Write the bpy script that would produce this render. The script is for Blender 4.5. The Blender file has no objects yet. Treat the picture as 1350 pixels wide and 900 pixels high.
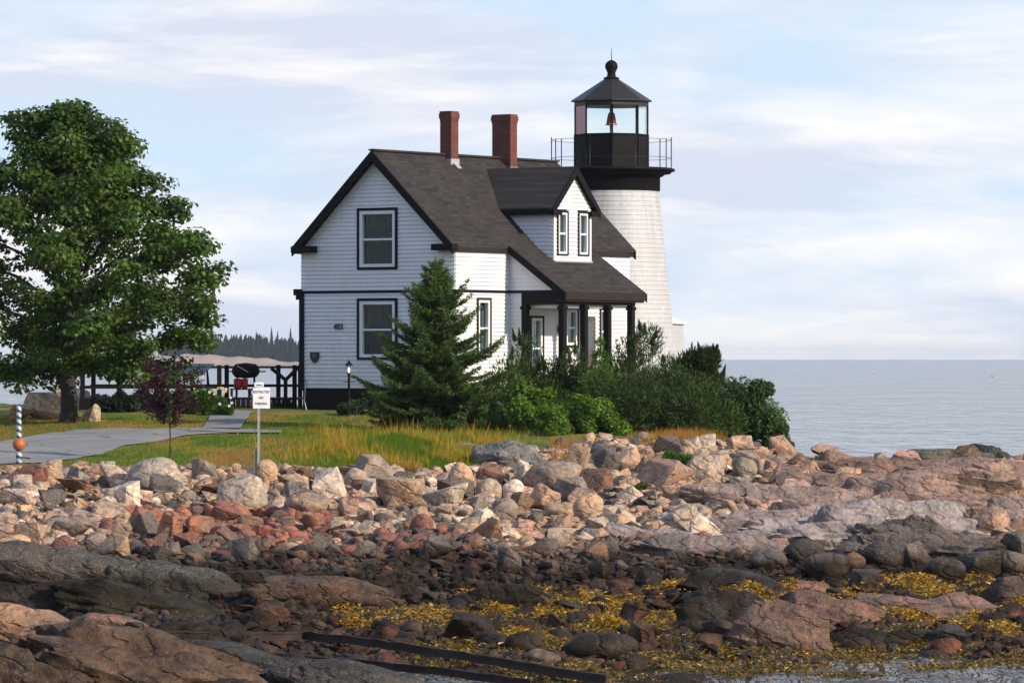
import bpy, bmesh, math, random
import numpy as np
from mathutils import Vector, Matrix, noise as mn

random.seed(7); RNG = np.random.default_rng(11)
R = math.radians
scene = bpy.context.scene
COL = scene.collection
F, HC, HZ = 6000.0, 5.0, 471.5          # focal length in photo pixels, eye height over the tide, level line

# ------------------------------------------------------------------ helpers
def tag(o, label=None, cat=None, group=None, kind=None):
    if label: o['label'] = label
    if cat: o['category'] = cat
    if group: o['group'] = group
    if kind: o['kind'] = kind
    return o

def thing(name, label, cat, loc=(0, 0, 0), rz=0, group=None):
    o = bpy.data.objects.new(name, None); COL.objects.link(o)
    o.location = loc; o.rotation_euler = (0, 0, rz); o.empty_display_size = .3
    return tag(o, label, cat, group)

def obj(name, me, material=None, parent=None, loc=None):
    o = bpy.data.objects.new(name, me); COL.objects.link(o)
    if material: me.materials.append(material)
    if parent: o.parent = parent
    if loc is not None: o.location = loc
    return o

class MB:
    """collects boxes, tubes, lathes and polygons into one mesh"""
    def __init__(s): s.v = []; s.f = []; s.sm = []
    def add(s, vs, fs, smooth=False):
        n = len(s.v); s.v += [tuple(p) for p in vs]; s.f += [tuple(i + n for i in f) for f in fs]
        s.sm += [smooth] * len(fs); return s
    def box(s, x0, y0, z0, x1, y1, z1):
        return s.add([(x0,y0,z0),(x1,y0,z0),(x1,y1,z0),(x0,y1,z0),(x0,y0,z1),(x1,y0,z1),(x1,y1,z1),(x0,y1,z1)],
                     [(0,3,2,1),(4,5,6,7),(0,1,5,4),(1,2,6,5),(2,3,7,6),(3,0,4,7)])
    def bar(s, p, q, w, h, up=(0,0,1)):
        p, q = Vector(p), Vector(q); d = (q-p).normalized(); up = Vector(up)
        sx = d.cross(up)
        if sx.length < 1e-4: sx = d.cross(Vector((1,0,0)))
        sx.normalize(); uz = sx.cross(d); sx *= w/2; uz *= h/2
        vs = [p-sx-uz, p+sx-uz, p+sx+uz, p-sx+uz, q-sx-uz, q+sx-uz, q+sx+uz, q-sx+uz]
        return s.add(vs, [(0,1,2,3),(7,6,5,4),(0,4,5,1),(1,5,6,2),(2,6,7,3),(3,7,4,0)])
    def tube(s, pts, rad, n=8, cap=True):
        pts = [Vector(p) for p in pts]; rad = rad if hasattr(rad, '__len__') else [rad]*len(pts)
        vs = []; fs = []
        for i, p in enumerate(pts):
            d = (pts[min(i+1, len(pts)-1)] - pts[max(i-1, 0)]).normalized()
            a = d.cross(Vector((0,0,1)) if abs(d.z) < .95 else Vector((1,0,0))).normalized(); b = d.cross(a)
            for k in range(n):
                t = 2*math.pi*k/n; vs.append(p + (a*math.cos(t) + b*math.sin(t))*rad[i])
        for i in range(len(pts)-1):
            for k in range(n):
                fs.append((i*n+k, i*n+(k+1)%n, (i+1)*n+(k+1)%n, (i+1)*n+k))
        s.add(vs, fs, True)
        if cap:
            m = len(s.v) - len(vs)
            s.f += [tuple(m+k for k in range(n)), tuple(m+(len(pts)-1)*n+k for k in reversed(range(n)))]; s.sm += [False]*2
        return s
    def lathe(s, prof, c=(0,0), n=32, a0=0, smooth=True, cap=True):
        vs = []; fs = []
        for r, z in prof:
            for k in range(n):
                t = a0 + 2*math.pi*k/n; vs.append((c[0]+r*math.cos(t), c[1]+r*math.sin(t), z))
        for i in range(len(prof)-1):
            for k in range(n): fs.append((i*n+k, i*n+(k+1)%n, (i+1)*n+(k+1)%n, (i+1)*n+k))
        s.add(vs, fs, smooth)
        if cap:
            m = len(s.v)-len(vs)
            s.f += [tuple(m+k for k in reversed(range(n))), tuple(m+(len(prof)-1)*n+k for k in range(n))]; s.sm += [False]*2
        return s
    def mesh(s, name='m'):
        me = bpy.data.meshes.new(name); me.from_pydata(s.v, [], s.f)
        me.polygons.foreach_set('use_smooth', s.sm); me.update(); return me
    def build(s, name, material, parent=None, loc=None, bevel=0):
        o = obj(name, s.mesh(name), material, parent, loc)
        if bevel:
            b = o.modifiers.new('bevel', 'BEVEL'); b.width = bevel; b.segments = 2; b.limit_method = 'ANGLE'
        return o

def np_mesh(name, V, Fc, C=None, smooth=False):
    """V (n,3); Fc (m,k) with constant k; C (n,3) colours per vertex"""
    me = bpy.data.meshes.new(name); n, m, k = len(V), len(Fc), Fc.shape[1]
    me.vertices.add(n); me.vertices.foreach_set('co', np.asarray(V, np.float32).ravel())
    me.loops.add(m*k); me.loops.foreach_set('vertex_index', np.asarray(Fc, np.int32).ravel())
    me.polygons.add(m); me.polygons.foreach_set('loop_start', np.arange(0, m*k, k, dtype=np.int32))
    me.polygons.foreach_set('use_smooth', np.full(m, smooth))
    me.update(calc_edges=True)
    if C is not None:
        a = me.attributes.new('Col', 'FLOAT_COLOR', 'POINT')
        a.data.foreach_set('color', np.concatenate([C, np.ones((n,1))], 1).astype(np.float32).ravel())
    return me

# ------------------------------------------------------------------ materials
class NT:
    def __init__(s, name):
        s.m = bpy.data.materials.new(name); s.m.use_nodes = True; s.t = s.m.node_tree; s.t.nodes.clear()
    def n(s, kind, ins=None, **kw):
        nd = s.t.nodes.new(kind)
        for k, v in kw.items(): setattr(nd, k, v)
        for k, v in (ins or {}).items(): s.put(nd, k, v)
        return nd
    def put(s, nd, k, v):
        sock = nd.inputs[k]
        if hasattr(v, 'bl_idname') and hasattr(v, 'outputs'): v = v.outputs[0]
        if isinstance(v, bpy.types.NodeSocket): s.t.links.new(v, sock)
        else:
            if sock.type == 'RGBA' and len(v) == 3: v = (*v, 1)
            sock.default_value = v
    def noise(s, scale, vec=None, detail=4, rough=.55, dist=0):
        ins = {'Scale': scale, 'Detail': detail, 'Roughness': rough, 'Distortion': dist}
        if vec is not None: ins['Vector'] = vec
        return s.n('ShaderNodeTexNoise', ins).outputs['Fac']
    def rng(s, v, a, b, c=0., d=1.):
        return s.n('ShaderNodeMapRange', {0: v, 1: a, 2: b, 3: c, 4: d}).outputs[0]
    def math(s, op, a, b=0.): return s.n('ShaderNodeMath', {0: a, 1: b}, operation=op).outputs[0]
    def mix(s, f, a, b, blend='MIX'):
        nd = s.n('ShaderNodeMix', data_type='RGBA', blend_type=blend)
        s.put(nd, 0, f); s.put(nd, 6, a); s.put(nd, 7, b); return nd.outputs[2]
    def ramp(s, f, stops):
        nd = s.n('ShaderNodeValToRGB', {0: f}); cr = nd.color_ramp
        while len(cr.elements) > 1: cr.elements.remove(cr.elements[-1])
        cr.elements[0].position = stops[0][0]; cr.elements[0].color = (*stops[0][1], 1)
        for p, c in stops[1:]: cr.elements.new(p).color = (*c, 1)
        return nd.outputs[0]
    def scaled(s, vec, sc, rot=(0,0,0)): return s.n('ShaderNodeMapping', {0: vec, 2: rot, 3: sc}).outputs[0]
    def bump(s, h, strength=.3, dist=.02, normal=None):
        ins = {'Strength': strength, 'Distance': dist, 'Height': h}
        if normal is not None: ins['Normal'] = normal
        return s.n('ShaderNodeBump', ins).outputs[0]
    def geo(s): return s.n('ShaderNodeNewGeometry').outputs['Position']
    def oc(s): return s.n('ShaderNodeTexCoord').outputs['Object']
    def out(s, shader, vol=None):
        o = s.n('ShaderNodeOutputMaterial')
        if shader is not None: s.put(o, 'Surface', shader)
        if vol is not None: s.put(o, 'Volume', vol)
        return s.m
    def principled(s, **kw):
        return s.n('ShaderNodeBsdfPrincipled', {k.replace('_', ' '): v for k, v in kw.items()}).outputs[0]

def paint(name, col, rough=.5, var=.12, scale=3., bump=.0, metal=0., spec=None):
    t = NT(name); p = t.oc(); a = t.noise(scale, p, 5); b = t.noise(scale*9, p, 3)
    f = t.math('ADD', t.math('MULTIPLY', a, .7), t.math('MULTIPLY', b, .3))
    c = t.mix(t.rng(f, .3, .7), [x*(1-var) for x in col], [min(1, x*(1+var)) for x in col])
    kw = dict(Base_Color=c, Roughness=t.rng(a, .3, .7, rough-.08, rough+.08), Metallic=metal)
    if bump: kw['Normal'] = t.bump(b, bump, .01)
    kw['Specular_IOR_Level'] = spec if spec is not None else (.12 if max(col) < .06 else .4)
    return t.out(t.principled(**kw))

M = {}
M['black'] = paint('black_paint', (.0085,.0075,.008), .65, .25, 2)
M['brown_trim'] = paint('weathered_brown_trim', (.030,.022,.019), .65, .25, 2)
M['navy'] = paint('dark_navy_trim', (.008,.010,.022), .6, .2, 2)
M['window_white'] = paint('window_white_paint', (.74,.75,.76), .45, .06, 3)
M['iron'] = paint('dark_iron', (.04,.036,.034), .45, .3, 2, metal=.3)
M['grey_metal'] = paint('galvanised_metal', (.42,.43,.44), .4, .2, 6, metal=.6)
M['grey_rail'] = paint('grey_rail_paint', (.16,.16,.16), .5, .2, 6)
M['sign_white'] = paint('sign_white', (.78,.78,.78), .45, .06, 4)
M['letter'] = paint('letter_dark', (.05,.05,.055), .6, .1, 4)
M['red'] = paint('red_paint', (.42,.03,.035), .45, .15, 5)
M['orange'] = paint('orange_paint', (.42,.12,.035), .5, .25, 9)
M['dark_wood'] = paint('dark_stained_wood', (.010,.0085,.0085), .8, .4, 4, .3)
M['grey_wood'] = paint('grey_wood', (.19,.19,.19), .75, .25, 4, .3)
M['rust'] = paint('rusty_black_iron', (.045,.032,.028), .7, .6, 3, .8)
M['floor_grey'] = paint('porch_floor_grey', (.35,.36,.36), .6, .15, 4)
M['door_brown'] = paint('door_brown', (.10,.07,.055), .5, .2, 4)
M['yellow'] = paint('yellow_petal', (.75,.58,.08), .6, .15, 20)
M['white_petal'] = paint('white_petal', (.75,.72,.70), .6, .1, 20)
M['hose'] = paint('pale_hose', (.45,.45,.42), .5, .1, 8)
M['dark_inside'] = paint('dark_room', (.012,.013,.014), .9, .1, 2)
M['boat_white'] = paint('boat_white', (.7,.72,.74), .35, .06, 2)
M['boat_blue'] = paint('boat_blue', (.05,.09,.19), .4, .1, 2)

def m_clap():
    t = NT('white_clapboard'); p = t.oc()
    a = t.noise(1.3, p, 5); s = t.noise(3., t.scaled(p, (7, 7, .5)), 4)
    j = t.n('ShaderNodeTexWhiteNoise', {'Vector': t.n('ShaderNodeVectorMath', {0: t.scaled(p, (.42,.42,7.94))}, operation='FLOOR').outputs[0]}).outputs['Value']
    c = t.mix(t.rng(t.math('MULTIPLY', a, s), .1, .45), (.66,.66,.665), (.78,.79,.81)); c = t.mix(t.math('MULTIPLY', j, .16), c, (.50,.50,.52)); c = t.mix(t.rng(t.n('ShaderNodeSeparateXYZ', {0: p}).outputs[2], .6, 1.3, .3, 0), c, (.50,.48,.44))
    return t.out(t.principled(Base_Color=c, Roughness=.5, Normal=t.bump(s, .08, .006)))
M['clap'] = m_clap()

def m_shingle_wall():
    t = NT('white_painted_shingles'); p = t.oc()
    # angle round the tower and height give the shingle joints
    x = t.n('ShaderNodeSeparateXYZ', {0: p})
    ang = t.math('ARCTAN2', x.outputs[1], x.outputs[0])
    v = t.n('ShaderNodeCombineXYZ', {0: t.math('MULTIPLY', ang, 2.0), 1: x.outputs[2], 2: 0.})
    br = t.n('ShaderNodeTexBrick', {'Vector': v, 'Color1': (.53,.545,.58,1), 'Color2': (.46,.475,.51,1), 'Mortar': (.34,.34,.36,1),
             'Scale': 1., 'Mortar Size': .006, 'Brick Width': .17, 'Row Height': .155}, offset=.5)
    a = t.noise(1.4, p, 6, .6); st = t.noise(2., t.scaled(p, (5,5,.35)), 4)
    c = t.mix(t.rng(t.math('MULTIPLY', a, st), .12, .36), (.44,.42,.41), br.outputs[0], 'MIX'); sk = t.noise(1.3, t.scaled(p, (4,4,.16)), 4, .6); c = t.mix(t.math('MULTIPLY', t.rng(sk, .52, .68, 0, .5), t.rng(x.outputs[2], 2.5, 7.5)), c, (.33,.29,.26))
    return t.out(t.principled(Base_Color=c, Roughness=.6, Normal=t.bump(t.noise(30, p, 2), .12, .01)))
M['tower'] = m_shingle_wall()

def m_roof():
    t = NT('asphalt_shingles'); p = t.oc(); x = t.n('ShaderNodeSeparateXYZ', {0: p})
    al = t.math('ADD', x.outputs[1], t.math('MULTIPLY', x.outputs[0], .15))
    v = t.n('ShaderNodeCombineXYZ', {0: al, 1: t.math('MULTIPLY', x.outputs[2], 1.42), 2: 0.})
    br = t.n('ShaderNodeTexBrick', {'Vector': v, 'Color1': (.024,.021,.020,1), 'Color2': (.060,.052,.049,1), 'Mortar': (.03,.026,.025,1),
             'Scale': 1., 'Mortar Size': .012, 'Bias': -.1, 'Brick Width': .3, 'Row Height': .14}, offset=.5)
    a = t.noise(1.1, p, 6, .6); g = t.noise(45, p, 2)
    c = t.mix(t.rng(a, .3, .72, 0, .55), br.outputs[0], (.050,.043,.040))
    c = t.mix(t.rng(g, .35, .7, 0, .35), c, (.05,.043,.04))
    return t.out(t.principled(Base_Color=c, Roughness=.9, Specular_IOR_Level=.15, Normal=t.bump(br.outputs['Fac'], .5, .012)))
M['roof'] = m_roof()

def m_brick():
    t = NT('red_brick'); p = t.oc(); x = t.n('ShaderNodeSeparateXYZ', {0: p})
    v = t.n('ShaderNodeCombineXYZ', {0: t.math('ADD', x.outputs[0], x.outputs[1]), 1: x.outputs[2], 2: 0.})
    br = t.n('ShaderNodeTexBrick', {'Vector': v, 'Color1': (.125,.026,.017,1), 'Color2': (.19,.048,.028,1), 'Mortar': (.10,.05,.04,1),
             'Scale': 1., 'Mortar Size': .008, 'Brick Width': .21, 'Row Height': .072})
    a = t.noise(3, p, 4)
    c = t.mix(t.rng(a, .35, .7, 0, .6), br.outputs[0], (.075,.022,.018))
    return t.out(t.principled(Base_Color=c, Roughness=.85, Normal=t.bump(br.outputs['Fac'], -.4, .01)))
M['brick'] = m_brick()
M['flash'] = paint('pale_lead_flashing', (.38,.36,.34), .4, .15, 8)
M['flash_dark'] = paint('dull_lead_flashing', (.16,.18,.21), .4, .2, 8, metal=.4)

def m_glass(name, tint=(1,1,1), refl=.18, rough=.02):
    t = NT(name); fr = t.n('ShaderNodeFresnel', {0: 1.45}).outputs[0]
    f = t.math('ADD', t.math('MULTIPLY', fr, .28), refl*.3)
    a = t.n('ShaderNodeBsdfTransparent', {0: tint}); g = t.n('ShaderNodeBsdfGlossy', {0: (1,1,1), 'Roughness': rough})
    return t.out(t.n('ShaderNodeMixShader', {0: f, 1: a, 2: g}))
M['pane'] = m_glass('window_glass', (.8,.86,.86), .01)
M['lantern_glass'] = m_glass('lantern_glass', (.965,.99,.99), .0)
M['red_glass'] = paint('red_lantern_glass', (.42,.15,.17), .15, .1, 2)

def m_curtain():
    t = NT('curtain'); p = t.oc()
    c = t.mix(t.noise(3, t.scaled(p, (4,4,.4)), 3), (.010,.022,.023), (.035,.055,.052))
    return t.out(t.principled(Base_Color=c, Roughness=.9, Specular_IOR_Level=0.))
M['curtain'] = m_curtain()
M['curtain_white'] = paint('white_curtain', (.22,.25,.28), .9, .15, 5)

def m_rock(name, src):
    """granite; src 'object' takes the object's own colour, 'attr' the stone's colour in a mass of stones"""
    t = NT(name); p = t.geo(); q = t.oc() if src == 'object' else p
    if src == 'object':
        oi = t.n('ShaderNodeObjectInfo'); base = oi.outputs['Color']; alg = oi.outputs['Alpha']
        off = t.n('ShaderNodeVectorMath', {0: p, 1: t.n('ShaderNodeCombineXYZ', {0: t.math('MULTIPLY', oi.outputs['Random'], 40.), 1: 0., 2: 0.})}, operation='ADD').outputs[0]
    else:
        base = t.n('ShaderNodeAttribute', attribute_name='Col').outputs['Color']; off = p; alg = 1.
    n1 = t.noise(1.9, off, 6, .62, .6); n2 = t.noise(8.5, off, 5, .6); n3 = t.noise(42, off, 3, .6)
    hs = t.n('ShaderNodeHueSaturation', {'Hue': .5, 'Saturation': .75, 'Value': .55, 'Color': base}).outputs[0]
    hw = t.n('ShaderNodeHueSaturation', {'Hue': .492, 'Saturation': 1.05, 'Value': 1.28, 'Color': base}).outputs[0]
    c = t.mix(t.rng(n1, .34, .66), hs, hw)
    c = t.mix(t.rng(n2, .36, .60, .55, 0), c, (.055,.05,.046))            # grime and lichen
    c = t.mix(t.rng(n3, .56, .70, 0, .42), c, (.60,.57,.53))              # feldspar grains
    c = t.mix(t.rng(t.noise(3.3, off, 4, .6, 1.), .58, .74, 0, .4), c, (.30,.14,.07))   # iron stain
    # veins and joints
    wv = t.n('ShaderNodeTexWave', {'Vector': t.scaled(off, (.6,.6,2.2), (.25,.2,.3)), 'Scale': 1.1, 'Distortion': 9., 'Detail': 4., 'Detail Scale': 1.4}).outputs['Fac']
    c = t.mix(t.rng(wv, .0, .04, .25, 0), c, (.04,.034,.03))
    # the tide line: black algae on everything the sea wets
    z = t.math('ADD', t.n('ShaderNodeSeparateXYZ', {0: p}).outputs[2], t.math('MULTIPLY', t.math('SUBTRACT', t.noise(.55, p, 4, .6), .5), 1.1))
    wet = t.rng(z, .94, 1.22, 1, 0)
    blk = t.mix(t.rng(n1, .35, .65), (.007,.0055,.004), (.030,.020,.011))
    low = t.math('MULTIPLY', t.rng(z, .10, .75, .74, .93), t.rng(t.noise(1.1, off, 4, .6, .5), .36, .50, .62, 1.))
    c = t.mix(t.math('MULTIPLY', t.math('MULTIPLY', wet, low), alg), c, blk)
    r = t.rng(wet, 0, 1, .85, .6)
    h = t.math('ADD', t.math('MULTIPLY', n2, .8), t.math('ADD', t.math('MULTIPLY', n3, .25), t.math('MULTIPLY', t.rng(wv, 0, .18), .5)))
    return t.out(t.principled(Base_Color=c, Roughness=r, Specular_IOR_Level=t.rng(wet, 0, 1, .28, .07), Normal=t.bump(h, .8, .07)))
M['rock'] = m_rock('granite', 'object')
M['stones'] = m_rock('granite_stones', 'attr')

def m_leaf(name, trans=.35, rough=.5, spec=.3):
    t = NT(name); a = t.n('ShaderNodeAttribute', attribute_name='Col').outputs['Color']
    b = t.principled(Base_Color=a, Roughness=rough, Specular_IOR_Level=spec)
    tc = t.n('ShaderNodeHueSaturation', {'Hue': .485, 'Saturation': 1.15, 'Value': 1.7, 'Color': a}).outputs[0]
    return t.out(t.n('ShaderNodeMixShader', {0: trans, 1: b, 2: t.n('ShaderNodeBsdfTranslucent', {0: tc})}))
M['leaf'] = m_leaf('leaves', .38)
M['needle'] = m_leaf('needles', .15, .6, .2)
M['grassblade'] = m_leaf('grass_blades', .4, .6, .2)
M['weed'] = m_leaf('seaweed', .15, .4, .4)

def m_bark():
    t = NT('bark'); p = t.oc(); n = t.noise(4, t.scaled(p, (5,5,1)), 5)
    return t.out(t.principled(Base_Color=t.mix(n, (.016,.013,.011), (.05,.042,.035)), Roughness=.9, Normal=t.bump(n, .8, .03)))
M['bark'] = m_bark()

# ------------------------------------------------------------------ terrain
PL = [(-60,-1.5),(60,-.45),(70,-.05),(75,.06),(82,.38),(88,.82),(97,1.36),(104,1.88),(108,2.22),(112,2.38),(125,2.86),(140,3.34),(158,3.36),(166,2.9),(176,1.2),(184,-1),(210,-3),(400,-4)]
PR = [(-60,-1.5),(60,-.5),(70,-.2),(75,-.05),(82,.30),(88,.78),(97,1.25),(104,1.55),(112,1.85),(122,2.05),(132,2.02),(138,1.55),(144,.7),(150,-.2),(160,-1.2),(210,-3),(400,-4)]
PLx, PLz = zip(*PL); PRx, PRz = zip(*PR)
def sst(a, b, x):
    t = np.clip((x-a)/(b-a), 0, 1); return t*t*(3-2*t)
def H(X, Y):
    X = np.asarray(X, float); Y = np.asarray(Y, float)
    t = sst(4.0, 9.5, X)
    z = np.interp(Y, PLx, PLz)*(1-t) + np.interp(Y, PRx, PRz)*t
    rough = .5 + .5*sst(112, 104, Y) + .5*t
    z = z + rough*(.05*np.sin(X*1.3+Y*.7) + .04*np.sin(X*2.9-Y*1.7+1) + .05*np.sin(X*.55+Y*.33+2))*sst(60, 75, Y)
    z = z + .35*sst(-1.5, -6, X)*sst(84, 74, Y)*sst(55, 68, Y)          # ledges at the near edge of the cove
    z = z + .42*np.exp(-((X+2.2)/4.)**2)*np.exp(-((Y-116.5)/4.5)**2)   # the grassy bank
    z = z + (.09*np.sin(X*1.9+Y*.9)*np.sin(Y*1.4-X*.6)+.06*np.sin(X*4.3+1)*np.sin(Y*2.7))*sst(72, 76, Y)*sst(90, 85, Y)
    z = z - .13*sst(2.5, 5, X)*sst(80, 76, Y)*sst(60, 68, Y)            # the tide pool
    # land ends at the far left and right
    e = sst(26, 34, np.abs(X+3)) * sst(60, 80, Y)
    return z*(1-e) - 2.5*e
def Hs(x, y): return float(H(x, y))
def at(px, py, y0=66., y1=190.):
    """where the line of sight through a photo pixel first meets the ground"""
    Y = np.arange(y0, y1, .05); X = (px-675)/F*Y; Z = HC - (py-HZ)/F*Y
    k = np.argmax(H(X, Y) >= Z)
    return Vector((X[k], Y[k], float(H(X[k], Y[k]))))
_hx = np.arange(-24, 24.01, .1); _hy = np.arange(58, 175.01, .1); _HG = H(*np.meshgrid(_hx, _hy)).tolist()
def Hs(x, y):
    u = (x+24)*10; v = (y-58)*10; i = int(u); j = int(v)
    if not (0 <= i < len(_hx)-1 and 0 <= j < len(_hy)-1): return float(H(x, y))
    u -= i; v -= j; a, b = _HG[j], _HG[j+1]
    return (a[i]*(1-u)+a[i+1]*u)*(1-v) + (b[i]*(1-u)+b[i+1]*u)*v
_tx = np.arange(-80, 1441, 4.); _ty = np.arange(528, 965, 1.); _T = []
for _p in _tx:
    _Y = np.arange(66, 178, .05); _h = H((_p-675)/F*_Y, _Y); _r = (HC-_h)/_Y                 # slope down to each ground point
    _m = np.minimum.accumulate(_r); _T.append(np.interp(-(_ty-HZ)/F, -_m, _Y).tolist())
def fat(px, py):
    """quick at(): table of sight lines against the ground"""
    u = min(max((px+80)/4, 0), len(_tx)-1.001); v = min(max(py-528, 0), len(_ty)-1.001); i, j = int(u), int(v); u -= i; v -= j
    Y = (_T[i][j]*(1-u)+_T[i+1][j]*u)*(1-v) + (_T[i][j+1]*(1-u)+_T[i+1][j+1]*u)*v
    x = (px-675)/F*Y; return Vector((x, Y, Hs(x, Y)))
def P(px, py, Y): return Vector(((px-675)/F*Y, Y, HC-(py-HZ)/F*Y))

# ground zones (0..1)
def n2(X, Y, s, k=0.):
    return (np.sin(X*s+1.3*k)*np.sin(Y*s*.9+.7*k) + .6*np.sin(X*s*2.1+Y*s*1.3+k) + .4*np.sin(X*s*3.7-Y*s*2.9+2*k))/2
def lawn_edge(X):
    pts = [(-30,109),(-11,110.5),(-7.5,111.2),(-5.5,110.2),(-3,109.3),(-1,109.5),(.2,112),(1.2,117.5),(2.2,122.5),(4,124.5),(6,126),(8,127.5),(8.3,200),(30,200)]
    return np.interp(X, *zip(*pts))
def lawn(X, Y): return sst(-.3, .4, Y - lawn_edge(X) + .35*n2(X, Y, 2.2)) * sst(163, 159, Y)

def build_terrain():
    xs = np.concatenate([np.linspace(-42,-20,24,endpoint=False), np.linspace(-20,20,190), np.linspace(20.8,42,24)])
    ys = np.concatenate([np.linspace(-60,64,24,endpoint=False), np.linspace(64,170,430), np.linspace(171,300,40)])
    X, Y = np.meshgrid(xs, ys); Z = H(X, Y); g = lawn(X, Y)
    bump = (.035*n2(X,Y,6.)+.03*n2(X,Y,11.,2))*(1-g); Z = Z + bump + (1-g)*.05*n2(X,Y,19.,4)
    nx, ny = len(xs), len(ys); i = (np.arange(ny-1)[:,None]*nx + np.arange(nx-1)[None]).ravel()
    Fc = np.stack([i, i+1, i+1+nx, i+nx], 1)
    C = np.stack([g.ravel(), np.zeros(g.size), np.zeros(g.size)], 1)
    me = np_mesh('ground', np.stack([X.ravel(), Y.ravel(), Z.ravel()], 1), Fc, C, True)
    t = NT('ground_cover'); p = t.geo()
    gm = t.n('ShaderNodeSeparateColor', {0: t.n('ShaderNodeAttribute', attribute_name='Col').outputs['Color']}).outputs[0]
    a = t.noise(.45, p, 5, .6); b = t.noise(3.5, p, 5, .65); d = t.noise(20, p, 3)
    gr = t.ramp(t.math('ADD', t.math('MULTIPLY', a, .75), t.math('MULTIPLY', b, .25)),
                [(.36,(.08,.135,.015)),(.47,(.14,.18,.025)),(.54,(.27,.21,.045)),(.64,(.33,.19,.07))])
    gr = t.mix(t.rng(d, .3, .7, 0, .5), gr, (.06,.07,.015))
    z = t.n('ShaderNodeSeparateXYZ', {0: p}).outputs[2]
    zz = t.math('ADD', z, t.math('MULTIPLY', t.math('SUBTRACT', t.noise(.55, p, 4, .6), .5), 1.1))
    dry = t.mix(t.rng(b, .3, .7), (.10,.075,.055), (.26,.19,.14)); dry = t.mix(t.rng(d, .4, .7, 0, .7), dry, (.05,.04,.034))
    wet = t.mix(t.rng(b, .35, .65), (.010,.0075,.005), (.045,.029,.016)); wet = t.mix(t.rng(d, .5, .7, 0, .6), wet, (.09,.062,.035))
    rk = t.mix(t.rng(zz, .94, 1.22), wet, dry)
    c = t.mix(gm, rk, gr)
    bs = t.principled(Base_Color=c, Roughness=.92, Specular_IOR_Level=.1, Normal=t.bump(t.math('ADD', d, t.math('MULTIPLY', b, 1.5)), .8, .05))
    return tag(obj('ground', me, t.out(bs)), kind='structure')
build_terrain()

# water: one sheet out to the skyline
def build_sea():
    rr = np.concatenate([[1, 40], np.geomspace(60, 12000, 70)]); n = 160
    th = np.linspace(0, 2*math.pi, n, endpoint=False)
    V = np.stack([np.outer(rr, np.cos(th)).ravel(), np.outer(rr, np.sin(th)).ravel(), np.zeros(len(rr)*n)], 1)
    i = np.arange(len(rr)-1)[:,None]*n; k = np.arange(n)[None]; k2 = (k+1)%n
    Fc = np.stack([(i+k).ravel(), (i+n+k).ravel(), (i+n+k2).ravel(), (i+k2).ravel()], 1)
    me = np_mesh('sea', V, Fc, None, True)
    t = NT('sea_water'); p = t.geo()
    wa = t.noise(1., t.scaled(p, (.75,.11,1)), 4, .65, .6); wb = t.noise(1., t.scaled(p, (.06,.016,1)), 3, .6, .4); wc = t.noise(1.6, p, 3, .6)
    w3 = t.noise(.004, t.scaled(p, (.25,1,1)), 4, .6)
    h = t.math('ADD', t.math('ADD', t.math('MULTIPLY', wa, 2.1), t.math('MULTIPLY', wc, .10)), t.math('MULTIPLY', wb, 5.))
    dist = t.n('ShaderNodeVectorMath', {0: p}, operation='LENGTH').outputs['Value']
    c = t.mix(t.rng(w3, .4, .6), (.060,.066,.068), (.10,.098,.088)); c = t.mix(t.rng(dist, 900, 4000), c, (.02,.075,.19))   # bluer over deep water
    c = t.mix(t.rng(wa, .42, .62, 0, .5), c, (.02,.028,.034))
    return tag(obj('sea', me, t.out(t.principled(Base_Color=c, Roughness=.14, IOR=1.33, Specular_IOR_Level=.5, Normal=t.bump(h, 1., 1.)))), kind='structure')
build_sea()

# driveway and path: sheets lying 4 mm and more over the lawn
def sheet(name, outline, mat, lift=.03, n=1):
    """outline: two rows of photo points (far row, near row) along the same stretch"""
    far, near = outline; m = len(far); K = 14; V = []; S = 6
    fa = [at(*q) for q in far]; ne = [at(*q) for q in near]
    def lerp(L, t):
        t = t*(len(L)-1); i = min(int(t), len(L)-2); return L[i].lerp(L[i+1], t-i)
    N = m*S
    for i in range(N):
        a, b = lerp(fa, i/(N-1)), lerp(ne, i/(N-1))
        for k in range(K):
            q = a.lerp(b, k/(K-1)); V.append((q.x, q.y, Hs(q.x, q.y)+lift))
    i = (np.arange(N-1)[:,None]*K + np.arange(K-1)[None]).ravel()
    me = np_mesh(name, np.array(V), np.stack([i, i+1, i+1+K, i+K], 1), None, True)
    return tag(obj(name, me, mat), kind='structure')
def m_asphalt():
    t = NT('pale_worn_asphalt'); p = t.geo(); a = t.noise(.35, p, 5, .6); b = t.noise(30, p, 3)
    v = t.n('ShaderNodeTexVoronoi', {'Vector': t.mix(.12, p, t.n('ShaderNodeTexNoise', {'Vector': p, 'Scale': 1.2}).outputs['Color']), 'Scale': .42}, feature='DISTANCE_TO_EDGE').outputs['Distance']
    c = t.mix(t.rng(a, .35, .65), (.175,.165,.155), (.255,.24,.225)); c = t.mix(t.rng(b, .4, .7, 0, .5), c, (.30,.29,.28)); c = t.mix(t.rng(v, .0, .014, .8, 0), c, (.05,.05,.05))
    return t.out(t.principled(Base_Color=c, Roughness=.9, Normal=t.bump(b, .5, .01)))
M['asphalt'] = m_asphalt()
M['concrete'] = paint('concrete', (.22,.21,.205), .85, .14, 2, .4)
sheet('driveway', ([(-60,585),(0,583),(60,573),(100,566),(180,566),(262,566.5),(300,568)], [(-60,618),(0,613),(60,611),(100,606),(180,586),(240,575),(300,572)]), M['asphalt'])
sheet('footpath', ([(250,565.6),(300,567),(340,568),(372,569)], [(250,570.5),(300,571.8),(340,571.6),(372,571.4)]), M['concrete'], .045)

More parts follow.
